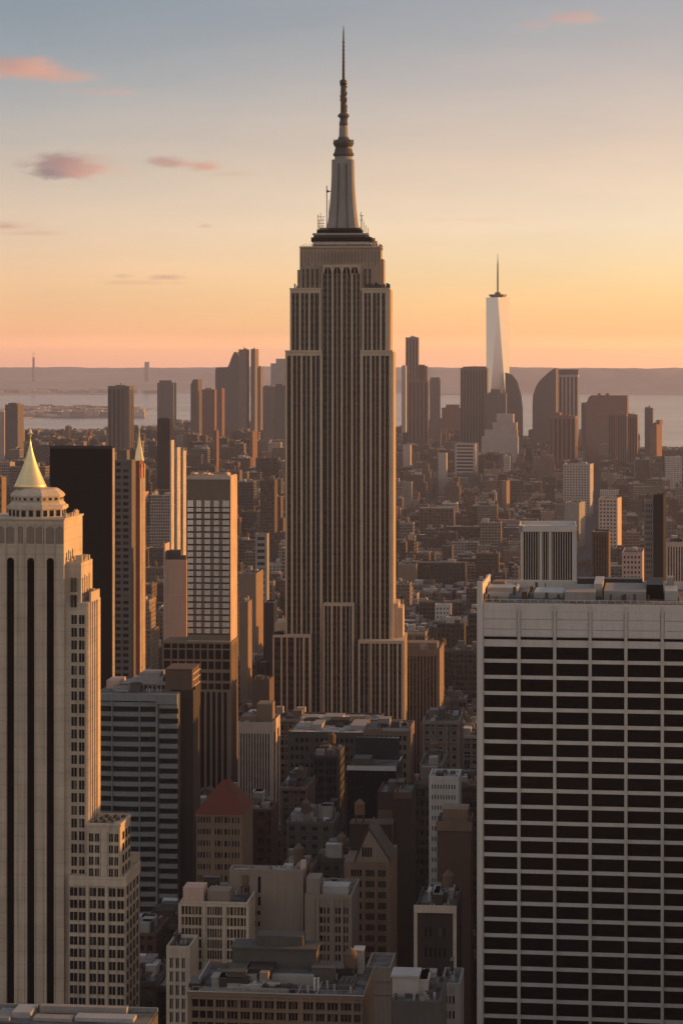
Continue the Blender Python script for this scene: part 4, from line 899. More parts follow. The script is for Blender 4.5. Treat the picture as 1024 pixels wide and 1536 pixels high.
m = MB(); m.box(0, b.w, b.d-.5, b.d, b.h+.2, b.h+.9); b.part('parapet', m, 'concrete_band')
# around the foot of the central tower
b = simple('commercial_building', 'wide low block with a weathered white roof at the foot of the central tower', 'commercial building', 432, 556, 1130, 1100, depth=64, vis=1130, wall='concrete_dark', roof='roof_snowy', cols=16, share=.6, fh=4, fr_=.5, clutter=9, rib=.3, keep=100)
b = simple('commercial_building', 'brown block with a pale flat coping right of the weathered white roof', 'commercial building', 545, 613, 1060, 1096, depth=28, vis=1150, wall='brick_tan', cols=9, share=.6, fh=4, fr_=.55, clutter=6, roof='roof_tar', keep=90)
m = MB(); m.box(b.w*.42, b.w, -.7, -.37, b.h, b.h+1.5); b.part('coping', m, 'pale_metal')
b = simple('commercial_building', 'black glass hall with a white edged roof below the central tower', 'commercial building', 520, 594, 960, 1155, depth=30, vis=1200, wall='glass_green', roof='roof_tar', theta=6)
m = MB(); m.box(0, b.w, -.5, -.02, b.h, b.h+1.2); 
for i in range(26): m.box(b.w*i/26, b.w*(i+.7)/26, .5, 1.4, b.h+.9, b.h+1.6)
b.part('roof_edge', m, 'white_paint'); MB().box(2, 9, 4, 14, b.h+.12, b.h+4).build('plant_room', 'concrete_dark', b.root); MB().box(1, b.w-1, 26, 29, b.h+.12, b.h+9).build('rear_wall', 'navy_panel', b.root)
b = simple('office_building', 'tower with tall stone piers right of the central tower base', 'office building', 607, 657, 1390, 976, depth=40, vis=1075, wall='brick_tan', cols=9, share=.55, strip=True, win='window_strip_black', topband=3, clutter=4, side=None, rib=.8)
m = MB(); m.box(1, b.w-1, 6, 20, b.h, b.h+4); b.part('penthouse', m, 'brick_tan')
b = simple('office_building', 'pinkish pier block between the brown base and the central tower', 'office building', 357, 408, 1040, 1086, side=419, vis=1200, wall='limestone_rose', cols=11, share=.5, strip=True, win='window_strip_black', clutter=5, topband=4, sidecols=2)
m = MB(); m.box(1, b.w*.5, 3, 14, b.h, b.h+3); m.box(b.w*.5, b.w-1, 5, 17, b.h, b.h+8); b.part('penthouse', m, 'brick_tan')
b = simple('office_building', 'stepped brown block behind the pinkish pier block', 'office building', 378, 404, 1200, 1022, side=411, vis=1080, wall='brick_brown', clutter=3, theta=6)
b = simple('office_building', 'slim navy blue glass slab left of the central tower', 'office building', 395, 410.5, 1420, 906, depth=16, vis=975, wall='navy_panel')
b = simple('office_building', 'pair of pale end walls left of the central tower foot', 'office building', 384, 398, 1300, 996, depth=14, vis=1040, wall='brick_dark', cols=2, share=.5, strip=True, win='window_black', rib=.5)
b = simple('apartment_building', 'pale brick block with lit fronts left of the central tower', 'apartment building', 358, 384, 1700, 862, side=395, vis=990, wall='brick_tan', cols=0, clutter=4)
b = simple('apartment_building', 'small bright white house among brown blocks right of the central tower', 'apartment building', 652, 675, 2200, 908, depth=14, vis=935, wall='white_paint', cols=4, share=.4, fh=4, fr_=.5, keep=40, roof='roof_snowy', tank=(.5, .5, .9))
b = simple('apartment_building', 'pale office slab with window bands left of the central tower', 'apartment building', 383, 400, 2100, 802, side=403, vis=850, wall='concrete_grey', cols=1, share=.8, fh=5.5, fr_=.5, margin=1, keep=30)
b = simple('apartment_building', 'brick block with a gold lit side just behind the white grid tower', 'apartment building', 360, 372, 1500, 905, side=378, vis=1060, wall='brick_tan', clutter=4)
b = simple('apartment_building', 'long dark block with pale parapet right of the central tower', 'apartment building', 626, 697, 2600, 845, depth=30, vis=878, wall='brick_dark', cols=12, share=.5, fh=4, fr_=.5, keep=90, roof='roof_grey', clutter=3)
b = simple('apartment_building', 'tan block with a gold edge touching the central tower', 'apartment building', 596, 624, 2580, 848, side=627.5, vis=875, wall='brick_tan', cols=0, roof='roof_grey', clutter=3)
# behind the grid office block, right
b = Bld('office_tower', 'pale tower with thin ribs over black glass rising behind the grid office block', 'office tower', 780, 862, 860, 797, 5, None, 878, depth=30)
m = MB(); m.box(0, b.w, 0, b.d, 0, b.h)
for i in range(23):
    w_ = .9 if i in (0, 8, 12, 22) else .22; x_ = (b.w-w_)*i/22; m.box(x_, x_+w_, -.7, -.01, 0, b.h)
m.box(-.5, b.w+.5, -.9, b.d, b.h-.01, b.z(795)+.2); m.box(b.x(862)-.01, b.w+.5, -.9, b.d, 0, b.h)
parapet(m, -.5, b.w+.5, -.9, b.d, b.z(795)+.2, 1.2)
m.box(-.6, .8, -.9, 1, b.h, b.z(788)); b.part('frame', m, 'travertine')
for i in range(22): MB().box((b.w-.5)*i/22+.25, (b.w-.5)*(i+1)/22+.2, -.12, -.015, 0, b.h-.1).build('window_strip', 'window_black', b.root)
m = MB(); 
for i in range(10): m.box(1+i*1.8, 1.1+i*1.8, 2, 2.1, b.z(795), b.z(791))
m.box(1, 18, 2, 2.1, b.z(791), b.z(790.6)); m.box(1.5, 18, 8, 16, b.h+.5, b.z(793)); b.part('roof_equipment', m, 'dark_metal')
b = simple('apartment_tower', 'narrow dark brown tower with vertical ribs behind the grid office block', 'apartment tower', 887, 911, 1500, 800, depth=24, vis=878, theta=9, wall='brick_brown', cols=5, share=.45, strip=True, win='window_strip_black', rib=.5)
b = simple('apartment_tower', 'tall dark tower with bright gold right edge behind the grid office block', 'apartment tower', 979, 994, 1700, 744, side=998.5, vis=878, theta=14, wall='black_stone')
b = simple('apartment_tower', 'pale tower with small windows joined to the gold edged dark tower', 'apartment tower', 965, 979, 1720, 752, depth=14, vis=878, theta=10, wall='concrete_grey', cols=4, share=.5, fh=4, fr_=.5, keep=100)
b = simple('apartment_tower', 'pinkish block with ribs at the right edge behind the grid office block', 'apartment tower', 998, 1030, 1400, 815, depth=20, vis=878, theta=9, wall='limestone_rose', cols=7, share=.5, strip=True, win='window_strip', clutter=4)
b = simple('apartment_building', 'low lit block between the ribbed pale tower and the dark brown one', 'apartment building', 932, 962, 1900, 830, side=965, vis=878, theta=9, wall='plaster_pink', cols=5, share=.5, fh=4, fr_=.5, keep=60, clutter=3)
b = simple('apartment_building', 'pale office block with a gold side right of centre in the middle distance', 'apartment building', 897, 925, 2900, 748, side=931, vis=800, theta=15, wall='limestone_rose', cols=5, share=.5, fh=4.5, fr_=.5, keep=60, clutter=3)
b = simple('apartment_building', 'small block with a vivid gold side left of the pale office block', 'apartment building', 846, 868, 3400, 755, side=877, vis=790, theta=15, wall='concrete_grey', clutter=3)
b = simple('apartment_building', 'large pale apartment slab above the pale office block in the distance', 'apartment building', 844, 884, 4100, 697, side=889, vis=745, theta=12, wall='skyline_pale', cols=9, share=.5, fh=4.5, fr_=.5, keep=100, clutter=3)
b = simple('apartment_building', 'pale apartment slab with banded windows in the middle distance right of centre', 'apartment building', 682, 712, 4875, 666, side=717, vis=710, theta=10, wall='skyline_pale', cols=1, share=.85, fh=7, fr_=.5, keep=30)
b = simple('apartment_building', 'slim pale end wall left of the banded slab', 'apartment building', 657, 669, 4800, 680, depth=18, vis=712, theta=10, wall='skyline_pale')
b = simple('apartment_building', 'slim pale slab beside the central tower in the middle distance', 'apartment building', 604, 615, 5000, 668, depth=18, vis=700, theta=10, wall='skyline_pale')
b = simple('apartment_building', 'pair of slim brick towers with gold sides right of centre in the distance', 'apartment building', 752, 759, 3900, 722, side=764, vis=765, theta=18, wall='brick_tan')
b = simple('apartment_building', 'wide grey block with a pale roof behind the white house', 'apartment building', 628, 680, 3400, 763, depth=30, vis=790, wall='brick_brown', roof='roof_snowy', cols=8, share=.5, fh=4.5, fr_=.5, keep=60)

# dark tower with three gold blades left of the white grid tower
b = simple('office_tower', 'dark tower with a narrow rooftop box left of centre', 'office tower', 236, 255, 3500, 629, depth=30, vis=735, wall='black_stone', theta=6)
m = MB(); m.box(2, b.w-2, 3, 12, b.h, b.h+2.5); b.part('roof_box', m, 'dark_metal')
for (pl, pr, sd_, top, Y_, lab) in ((256.2, 257, 261.5, 662, 1900, 'leftmost'), (264.5, 266, 271, 673, 1860, 'middle'), (274, 275, 279.5, 678, 1820, 'rightmost')):
    b = simple('apartment_tower', f'{lab} of three narrow gold lit blades left of the white grid tower', 'apartment tower', pl-1, pr, Y_, top, side=sd_, vis=830, wall='limestone_warm', theta=12, group='gold lit blades left of the white grid tower')
# ================================================================== far skyline
def far(name, label, pl, pr, Y, pt, side=None, vis=650, theta=8, wall='skyline_grey', depth=None, shape=None, ribs=0, cat='skyscraper', caps=(), group=None, bands=0):
    b = Bld(name, label, cat, pl, pr, Y, pt, theta, group, vis, side, depth if depth is not None else (None if side else 40))
    m = MB(); x = lambda p: b.x(p)
    if shape: m.prism([(x(p), b.z(q) if q < 900 else 0) for p, q in shape], 0, b.d)
    else: m.box(0, b.w, 0, b.d, 0, b.h)
    b.part('wall', m, wall)
    if not shape:                                      # lift rooms and masts on the roof
        q = random.Random(int(pl*13+pt)); m = MB()
        for i in range(q.randint(2, 4)):
            a = q.uniform(.05, .7)*b.w; c = a + q.uniform(.1, .28)*b.w; y0 = q.uniform(1, b.d*.5); m.box(a, c, y0, y0+b.d*.3, b.h, b.h+q.uniform(1, 3.5))
        m.box(b.w*.5, b.w*.5+1, b.d*.4, b.d*.4+1, b.h, b.h+q.uniform(3, 7)); m.build('roof_room', wall, b.root)
    if ribs:
        m = MB(); hh = b.h - 6
        for i in range(ribs): m.box(b.w*(i+.25)/ribs, b.w*(i+.75)/ribs, -.25, -.05, 0, hh)
        if side:
            for i in range(3): m.box(b.w+.05, b.w+.3, b.d*(i+.3)/3, b.d*(i+.7)/3, 0, hh)
        b.part('window_stripes', m, 'window_glass')['kind'] = 'stuff'
    if bands:
        m = MB(); k = int(b.h/5)
        for i in range(k): m.box(.8, b.w-.8, -.2, -.05, i*5+1, i*5+3)
        b.part('window_bands', m, 'window_glass')['kind'] = 'stuff'
    for i, (p0, p1, q) in enumerate(caps): MB().box(x(p0), x(p1), b.d*.2, b.d*.8, b.h, b.z(q)).build('roof_block', wall, b.root)
    return b
# faceted tall tower at the tip
Wt = Bld('skyscraper', 'tallest far tower with tapering bright facets and a mast, right of centre', 'skyscraper', 728, 761, 6300, 446, 10, None, 640, None, 50)
w = Wt.w; h = Wt.h; zb = 40; c0 = (w/2, 25.0); m = MB()
def rot(hw, a): return [(c0[0]+hw*cos(a+i*pi/2), c0[1]+hw*sin(a+i*pi/2)) for i in range(4)]
Bq = rot(w*.72, R(-128)); Tq = rot(w*.53, R(-128+45))
Bq = [(px_, py_, zb) for px_, py_ in Bq]; Tq = [(px_, py_, h) for px_, py_ in Tq]
G0 = [(a, b_, 0) for a, b_, z_ in Bq]
mt = [MB(), MB()]
for i in range(4):
    j = (i+1) % 4
    mt[0].face([G0[i], G0[j], Bq[j], Bq[i]])
    (mt[0]).face([Bq[i], Bq[j], Tq[i]]); (mt[0]).face([Bq[j], Tq[j], Tq[i]])
mt[0].face(Tq)
Wt.part('curtain_wall', mt[0], 'glass_mirror')
m = MB(); m.lathe(c0[0], c0[1], [(w*.34, h), (w*.34, h+3), (w*.40, h+3.2), (w*.40, h+8), (w*.15, h+8.2), (w*.12, h+14), (w*.08, h+14)], 16); Wt.part('mast_ring', m, 'dark_metal')
m = MB(); m.lathe(c0[0], c0[1], [(2.2, h+14), (1.9, h+60), (1.5, h+85), (.5, Wt.z(380))], 8)
for i in range(14): m.box(c0[0]-2.6, c0[0]+2.6, c0[1]-2.6, c0[1]+2.6, h+16+i*5.5, h+17.2+i*5.5)
Wt.part('mast', m, 'dark_metal')
m = MB(); m.box(-.8, w+.8, -1, 51, h-.1, h+2); 
far('skyscraper', 'broad plain dark slab left of the faceted tower', 690, 730, 6100, 552, vis=660, wall='skyline_dark', theta=8, caps=[(700, 728, 549.5)], ribs=9)
far('skyscraper', 'curved dark tower just right of the faceted tower', 757, 782, 6000, 559, vis=660, wall='skyline_dark', shape=[(757, 999), (783, 999), (782, 612), (779.5, 592), (774, 573), (767, 562), (757, 559)], theta=8)
far('skyscraper', 'dark low block below the faceted tower', 727, 758, 5900, 590, vis=640, wall='skyline_dark', theta=8, caps=[(735, 750, 584)])
b = far('office_building', 'stepped pale office block below the faceted tower', 722, 776, 5300, 655, vis=680, wall='skyline_pale', theta=8)
for p0, p1, q, q2 in ((726, 775, 645, 655), (738, 774, 634, 645), (744, 769, 621, 634)): MB().box(b.x(p0), b.x(p1), 5, 38, b.z(q2), b.z(q)).build('setback_storey', 'skyline_pale', b.root)
far('skyscraper', 'slim tall brown tower right of the central tower', 608, 627, 6500, 506, vis=600, wall='skyline_grey', theta=5, ribs=4)
far('skyscraper', 'brown tower with a stepped top beside the slim tall one', 612, 641, 6000, 570, vis=640, wall='skyline_red', side=643, theta=12, caps=[(624, 640, 549), (627, 636, 547)], ribs=5)
far('skyscraper', 'short dark tower with a lit cap near the waterfront gap', 644, 659, 6100, 569, vis=620, wall='skyline_grey', side=660, theta=12, caps=[(645, 658, 566)])
far('skyscraper', 'pale thin slab behind the central tower right edge', 602, 608, 6400, 549, vis=600, wall='skyline_pale', theta=6)
far('apartment_building', 'low block with lit roof at the waterfront gap', 662, 690, 6600, 612, vis=640, wall='skyline_red', cat='apartment building', caps=[(668, 688, 607)])
far('skyscraper', 'dark tower with a quarter round top at the right', 798, 833, 6000, 552, side=837, vis=640, wall='skyline_dark', theta=16, shape=[(798, 999), (833, 999), (833, 552), (830, 553), (824, 557), (815, 565), (808, 572), (803, 580), (799, 592), (798, 605)])
b = far('skyscraper', 'pale ribbed tower with a dark cap beside the quarter round tower', 837, 866, 6050, 562, side=868, vis=625, wall='skyline_pale', theta=10, ribs=5, caps=[])
MB().box(-.5, b.w+.5, -.6, b.d, b.h, b.z(554)).build('cap', 'skyline_dark', b.root)
far('skyscraper', 'reddish block with lit left edge below the quarter round tower', 823, 862, 5200, 624, vis=680, wall='skyline_red', theta=12, side=866, caps=[(826, 838, 619)], ribs=6)
far('skyscraper', 'wide dark block with a sloped left shoulder at the right', 878, 940, 5800, 594, vis=665, wall='skyline_red', theta=12, shape=[(878, 999), (940, 999), (940, 593), (886, 593), (882, 596), (880, 602), (878, 610)], caps=[(895, 899, 590), (907, 912, 590)])
far('skyscraper', 'small dark block left of the wide sloped block', 871, 881, 5850, 605, vis=640, wall='skyline_dark')
far('skyscraper', 'brown ribbed block with a gold lit left bay, right side', 912, 939, 5400, 620, vis=665, wall='skyline_brown', theta=18, side=941, ribs=8)
far('skyscraper', 'brown block stepping down to the water, right side', 939, 955, 5450, 622, vis=665, wall='skyline_brown', theta=10, ribs=4)
far('apartment_tower', 'dark slim tower standing against the water at the right', 966, 978, 5000, 612, vis=670, wall='skyline_dark', theta=10, cat='apartment tower')
far('apartment_tower', 'shorter tower with a gold side against the water at the right', 974, 984, 4950, 636, side=992, vis=675, wall='skyline_red', theta=22, cat='apartment tower', caps=[(982, 987, 630)])
far('skyscraper', 'dark twin topped block at the far left of the city', 8, 27, 4300, 607, vis=660, wall='skyline_dark', theta=8, cat='apartment tower', caps=[(11, 24, 604.5)])
far('apartment_tower', 'pale thin slab at the left edge beside the dark block', 0, 7, 4400, 618, vis=660, wall='skyline_pale', theta=8, cat='apartment tower')
b = far('skyscraper', 'big square dark tower with a bright gold side at the left', 162, 194, 4200, 579, side=201, vis=660, wall='skyline_dark', theta=14, cat='office tower', ribs=5)
far('apartment_tower', 'dark block with a small crown between the square tower and the twin slabs', 236, 260, 6300, 574, vis=625, wall='skyline_dark', theta=8, caps=[(238, 254, 570.5)])
far('apartment_tower', 'dark tower with a sloped cap and gold lit side', 286, 297, 5200, 574, side=303, vis=650, wall='skyline_dark', theta=22, cat='apartment tower', shape=[(286, 999), (297, 999), (297, 569), (290, 569), (286, 577)])
far('apartment_tower', 'brick tower step with a lit face beside the sloped cap tower', 301, 322, 5300, 584, vis=640, wall='skyline_red', theta=16, cat='apartment tower', side=325)
far('skyscraper', 'dark slab with a concave peaked tower shoulder left of the twin slabs', 323, 358, 6000, 551, vis=640, wall='skyline_dark', shape=[(323, 999), (359, 999), (359, 540), (357, 532), (354, 528), (351, 528), (347, 537), (343, 548), (341, 551), (325, 551), (323, 554)], theta=8)
far('skyscraper', 'left one of the tall twin slabs with gold lit west sides', 358, 369, 5600, 524, side=374, vis=640, wall='skyline_grey', theta=16)
far('skyscraper', 'right one of the tall twin slabs, set against the sky', 376, 382.5, 5600, 523.5, side=388, vis=640, wall='skyline_grey', theta=16)
far('skyscraper', 'lower gold sided slab just right of the tall twin slabs', 386, 391, 5500, 551, side=395, vis=640, wall='skyline_grey', theta=18)
far('skyscraper', 'pale tower with notched top next to the central tower', 406, 432, 6400, 545, vis=590, wall='skyline_pale', caps=[(413, 430, 538)])
far('skyscraper', 'wide brown slab left of the central tower', 394, 413, 5000, 580, vis=660, wall='skyline_grey', theta=6)
far('skyscraper', 'plain dark slab touching the left edge of the central tower', 412, 432, 4900, 578, vis=650, wall='skyline_dark', theta=6)
far('apartment_tower', 'gold striped short tower in front of the dark slabs, left', 321, 325, 3600, 646, side=328.5, vis=682, wall='skyline_brown', theta=16, cat='apartment tower')
far('apartment_tower', 'block with a pinkish lit face below the peaked slab', 327, 333, 5200, 583, side=337, vis=640, wall='skyline_red', theta=22, cat='apartment tower')
far('apartment_tower', 'small lit block right of the striped short tower', 374, 379, 4000, 648, side=386, vis=664, wall='skyline_brown', theta=20, cat='apartment tower')
far('apartment_tower', 'lit brown block under the river bend, left', 98, 104, 5200, 640, side=108, vis=655, wall='skyline_brown', theta=22, cat='apartment tower')
far('apartment_tower', 'orange brick slab at the left edge behind the gilded cone', -14, 3, 1500, 715, side=10, vis=760, wall='brick_tan', theta=18, cat='apartment tower', bands=1)
# chimney and tower across the water
b = Bld('chimney', 'tall power station chimney with a wisp of smoke on the far shore', 'chimney', 48.6, 52.6, 24300, 536, 6, None, 568, None, 26)
MB().lathe(b.w/2, 8, [(15, 0), (12, b.h*.8), (11, b.h)], 16).build('shaft', 'skyline_grey', b.root)
m = MB(); rnd = random.Random(1)
b = far('apartment_tower', 'lone square tower on the far shore, left', 217, 223, 24300, 543, vis=568, wall='skyline_grey', cat='apartment tower')

# ================================================================== land, water, hills
def sheet(name, pts, z, mat, thick=None):
    m = MB(); m.face([(x, y, z) for x, y in pts]); o = m.build(name, mat); o['kind'] = 'structure'; return o
def watermat():
    m, T = mat_new('water'); pos = T.n('ShaderNodeTexCoord').outputs['Object']
    n = T.n('ShaderNodeTexNoise', {'Vector': T.v('MULTIPLY', pos, (1, 2.5, 1)), 'Scale': .02, 'Detail': 6.0}).outputs['Fac']
    n2 = T.n('ShaderNodeTexNoise', {'Vector': T.v('MULTIPLY', pos, (.3, 1, 1)), 'Scale': .0015, 'Detail': 4.0}).outputs['Fac']
    bump = T.n('ShaderNodeBump', {'Strength': .25, 'Distance': 1.2, 'Height': n})
    finish(T, Base_Color=T.mix(n2, (.05, .055, .06), (.09, .09, .09)), Roughness=T.m('ADD', .12, T.m('MULTIPLY', n2, .15)), Normal=bump.outputs[0])
    MATS['water'] = m
watermat()
def landmat(name, c1, c2, sc_):
    m, T = mat_new(name); pos = T.n('ShaderNodeTexCoord').outputs['Object']
    n = T.n('ShaderNodeTexNoise', {'Vector': pos, 'Scale': sc_, 'Detail': 8.0, 'Roughness': .65}).outputs['Fac']
    v = T.n('ShaderNodeTexVoronoi', {'Vector': pos, 'Scale': sc_*14}, feature='F1').outputs['Distance']
    f = T.rng(T.m('ADD', n, T.m('MULTIPLY', v, .2)), .42, .75)
    finish(T, Base_Color=T.mix(f, c1, c2), Roughness=.95); MATS[name] = m
landmat('far_land', (.14, .125, .10), (.30, .26, .22), .0012); landmat('hill_land', (.17, .15, .14), (.32, .28, .25), .0006)
plain('asphalt', (.038, .038, .04), .9, 0, .5); plain('shore_stone', (.3, .22, .16), .9)
sheet('water', [(-13500, 3000), (13500, 3000), (13500, 29500), (-13500, 29500)], -.5, 'water')
sheet('ground', [(-3000, -1500), (3200, -1500), (1750, 2500), (1500, 4500), (1120, 6000), (960, 7000), (640, 8000), (430, 8500), (100, 8700), (-300, 8500), (-700, 8600), (-1300, 9100), (-3500, 9600), (-5000, 3000)], 2.0, 'asphalt')
m = MB()                                               # sea wall under the ground's edge
ed = [(1750, 2500), (1500, 4500), (1120, 6000), (960, 7000), (640, 8000), (430, 8500), (100, 8700), (-300, 8500), (-700, 8600), (-1300, 9100), (-3500, 9600)]
def land_slab(name, pts, z0, z1, mat):
    m = MB(); n = len(pts); k = 0
    m.face([(x, y, z1) for x, y in pts])
    for (xa, ya), (xb, yb_) in zip(pts, pts[1:]+pts[:1]): m.face([(xa, ya, z0), (xb, yb_, z0), (xb, yb_, z1), (xa, ya, z1)])
    o = m.build(name, mat); o['kind'] = 'structure'; return o
def at(px_, py_, z=0.0): Yd = F*(CH-z)/(py_-HZ); return ((px_-512)/F*Yd, Yd)
rnd = random.Random(21)
isl = [at(-60, 627, 3), at(28, 628, 3), at(60, 624, 3), at(110, 622, 3), at(165, 618, 3), at(215, 617, 3), at(230, 613.5, 3), at(150, 609.5, 3), at(90, 611, 3), at(30, 613, 3), at(-60, 613, 3)]
land_slab('island', isl, -.6, 3, 'far_land')
low = [at(-60, 593, 3), at(50, 592, 3), at(118, 591.5, 3), at(160, 592, 3), at(210, 589.5, 3), at(245, 586, 3), at(240, 580, 3), at(330, 577, 3), at(430, 576, 3), (-700, 29000), (-13000, 29000), (-13000, 21000)]
land_slab('far_shore', low, -.6, 4, 'far_land')
rs = [at(640, 591.5, 3), at(760, 592, 3), at(870, 590, 3), at(1080, 592.5, 3), (12500, 21500), (12500, 29000), (-700, 29000), at(520, 583, 3)]
land_slab('far_shore', rs, -.6, 5, 'far_land')
# long low hills that close the horizon
def hills(name, x0, x1, y0, depth, hfun, seed, mat='hill_land'):
    rn = random.Random(seed); ph = [rn.uniform(0, 6.28) for _ in range(8)]
    nx, ny = 160, 10; m = MB()
    for j in range(ny+1):
        for i in range(nx+1):
            x = x0+(x1-x0)*i/nx; t = j/ny; y = y0+depth*t
            hgt = hfun((x/y*F)+512)*(1+.02*sin(x*.0009+ph[0])+.02*sin(x*.0023+ph[1])+.012*sin(x*.0061+ph[2]))
            m.v.append((x, y+120*sin(x*.0007+ph[3]), -1+hgt*sin(min(1, t*1.25)*pi/2)**1.3+ (0 if t in (0,) else 6*sin(x*.004*(1+j*.3)+ph[j % 8]))))
    for j in range(ny):
        for i in range(nx): a = j*(nx+1)+i; m.f.append((a, a+1, a+nx+2, a+nx+1)); m.mi.append(0); m.att.append(None)
    o = m.build(name, mat, None, True); o['kind'] = 'structure'
hills('hills', -13000, 13000, 24600, 3600, lambda p: 232 if p > 600 else 236, 3)
hills('hills', 700, 9000, 22400, 2800, lambda p: min(225, max(20, 20+(p-560)*2.4)), 4)
hills('hills', -9000, 1500, 22600, 2400, lambda p: 95, 5)
# smoke plume
m = MB()
SM = bpy.data.materials.new('smoke'); SM.use_nodes = True; T = NT(SM.node_tree)
vol = T.n('ShaderNodeVolumePrincipled', {'Color': (.75, .65, .6, 1), 'Density': .012}); T.n('ShaderNodeOutputMaterial', {'Volume': vol.outputs[0]}); MATS['smoke'] = SM
chx, chy = (50.6-512)/F*24300, 24310
zc = CH+(HZ-536)*24300/F
MB().lathe(chx, chy, [(8, zc+1), (14, zc+18), (20, zc+36), (12, zc+50), (2, zc+62)], 12).build('smoke', 'smoke')['kind'] = 'stuff'

# ================================================================== ordinary city blocks
th = R(6.0); ct, st = cos(th), sin(th)
def g2w(u, v): return (u*ct + v*st, -u*st + v*ct)
rnd = random.Random(12345)
PAL = [('brown brick', (.125, .088, .068)), ('dark brick', (.065, .050, .043)), ('tan brick', (.22, .17, .125)), ('red brick', (.14, .075, .055)), ('grey stone', (.20, .185, .17)), ('pale stone', (.33, .29, .25)), ('sooty stone', (.085, .08, .075)), ('whitish plaster', (.46, .43, .40)), ('pinkish stone', (.29, .20, .16))]
PW = [22, 20, 16, 10, 12, 7, 12, 2, 6]
ROOF = [((.045, .045, .048), 'black'), ((.10, .10, .10), 'grey'), ((.17, .16, .15), 'pale grey'), ((.34, .335, .33), 'white'), ((.12, .075, .055), 'brown')]
RW = [34, 26, 20, 9, 10]
def region_h(v, u):
    x, y = g2w(u, v)
    if x > 40 and 655 < y < 1080 and x/y > .062: return rnd.uniform(120, 165)  # blocks hidden behind the office slab, raised to shade the canyon
    if x > .155*y and y < 1080: return rnd.uniform(110, 170)  # unseen blocks right of the view, made tall to cast shadow
    if 2900 < y < 5700 and x < -.02*y: return rnd.choice([rnd.uniform(25, 60), rnd.uniform(40, 95), rnd.uniform(60, 125)])
    if 4700 < y < 6000 and x > 0: return rnd.choice([rnd.uniform(20, 45), rnd.uniform(30, 80)])
    if y < 700: return rnd.uniform(35, 85)
    if y < 1100: return rnd.choice([rnd.uniform(38, 70), rnd.uniform(50, 105), rnd.uniform(60, 100)])
    if y < 1250: return rnd.choice([rnd.uniform(28, 52), rnd.uniform(40, 80)])
    if y < 1900: return rnd.choice([rnd.uniform(20, 45), rnd.uniform(30, 60), rnd.uniform(45, 85)])
    if y < 2600: return rnd.choice([rnd.uniform(15, 34), rnd.uniform(18, 40), rnd.uniform(25, 62)])
    if y < 4600: return rnd.choice([rnd.uniform(12, 26), rnd.uniform(14, 30), rnd.uniform(14, 34), rnd.uniform(20, 58)])
    if y < 5600: return rnd.choice([rnd.uniform(14, 35), rnd.uniform(20, 60), rnd.uniform(30, 85)])
    return rnd.choice([rnd.uniform(20, 60), rnd.uniform(30, 110), rnd.uniform(40, 90)])
def horizon_cap(px_, y):
    """highest row (smallest y) an ordinary block may reach in the picture, so the drawn skyline stands free"""
    if px_ < 165: return 645
    if px_ < 240: return 640
    if px_ < 432: return 630
    if px_ < 600: return 640
    if px_ < 700: return 640 if px_ < 650 else 628
    if px_ < 800: return 655
    if px_ < 950: return 645
    return 672
PARKS = [(120, 260, 3500, 3760), (-330, -150, 4050, 4250), (330, 560, 3950, 4150), (420, 640, 2960, 3120), (60, 300, 4900, 5100), (520, 900, 5000, 5300), (-620, -420, 5300, 5600), (700, 980, 5900, 6200), (-200, 0, 2950, 3080)]
def outline_hit(u0, u1, v0, v1):
    if any(u0 < p[1] and u1 > p[0] and v0 < p[3] and v1 > p[2] for p in PARKS): return True
    cs = [g2w(u, v) for u in (u0, u1) for v in (v0, v1)]
    bx = min(c[0] for c in cs)-2, max(c[0] for c in cs)+2, min(c[1] for c in cs)-2, max(c[1] for c in cs)+2
    for H in HEROES:
        if H['bx0'] < bx[1] and H['bx1'] > bx[0] and H['by0'] < bx[3] and H['by1'] > bx[2]: return True
    return False
for H in HEROES:
    H['bx0'] = min(a for a, b_ in H['c']); H['bx1'] = max(a for a, b_ in H['c']); H['by0'] = min(b_ for a, b_ in H['c']); H['by1'] = max(b_ for a, b_ in H['c'])
lots = []
v = 480.0; row = 0
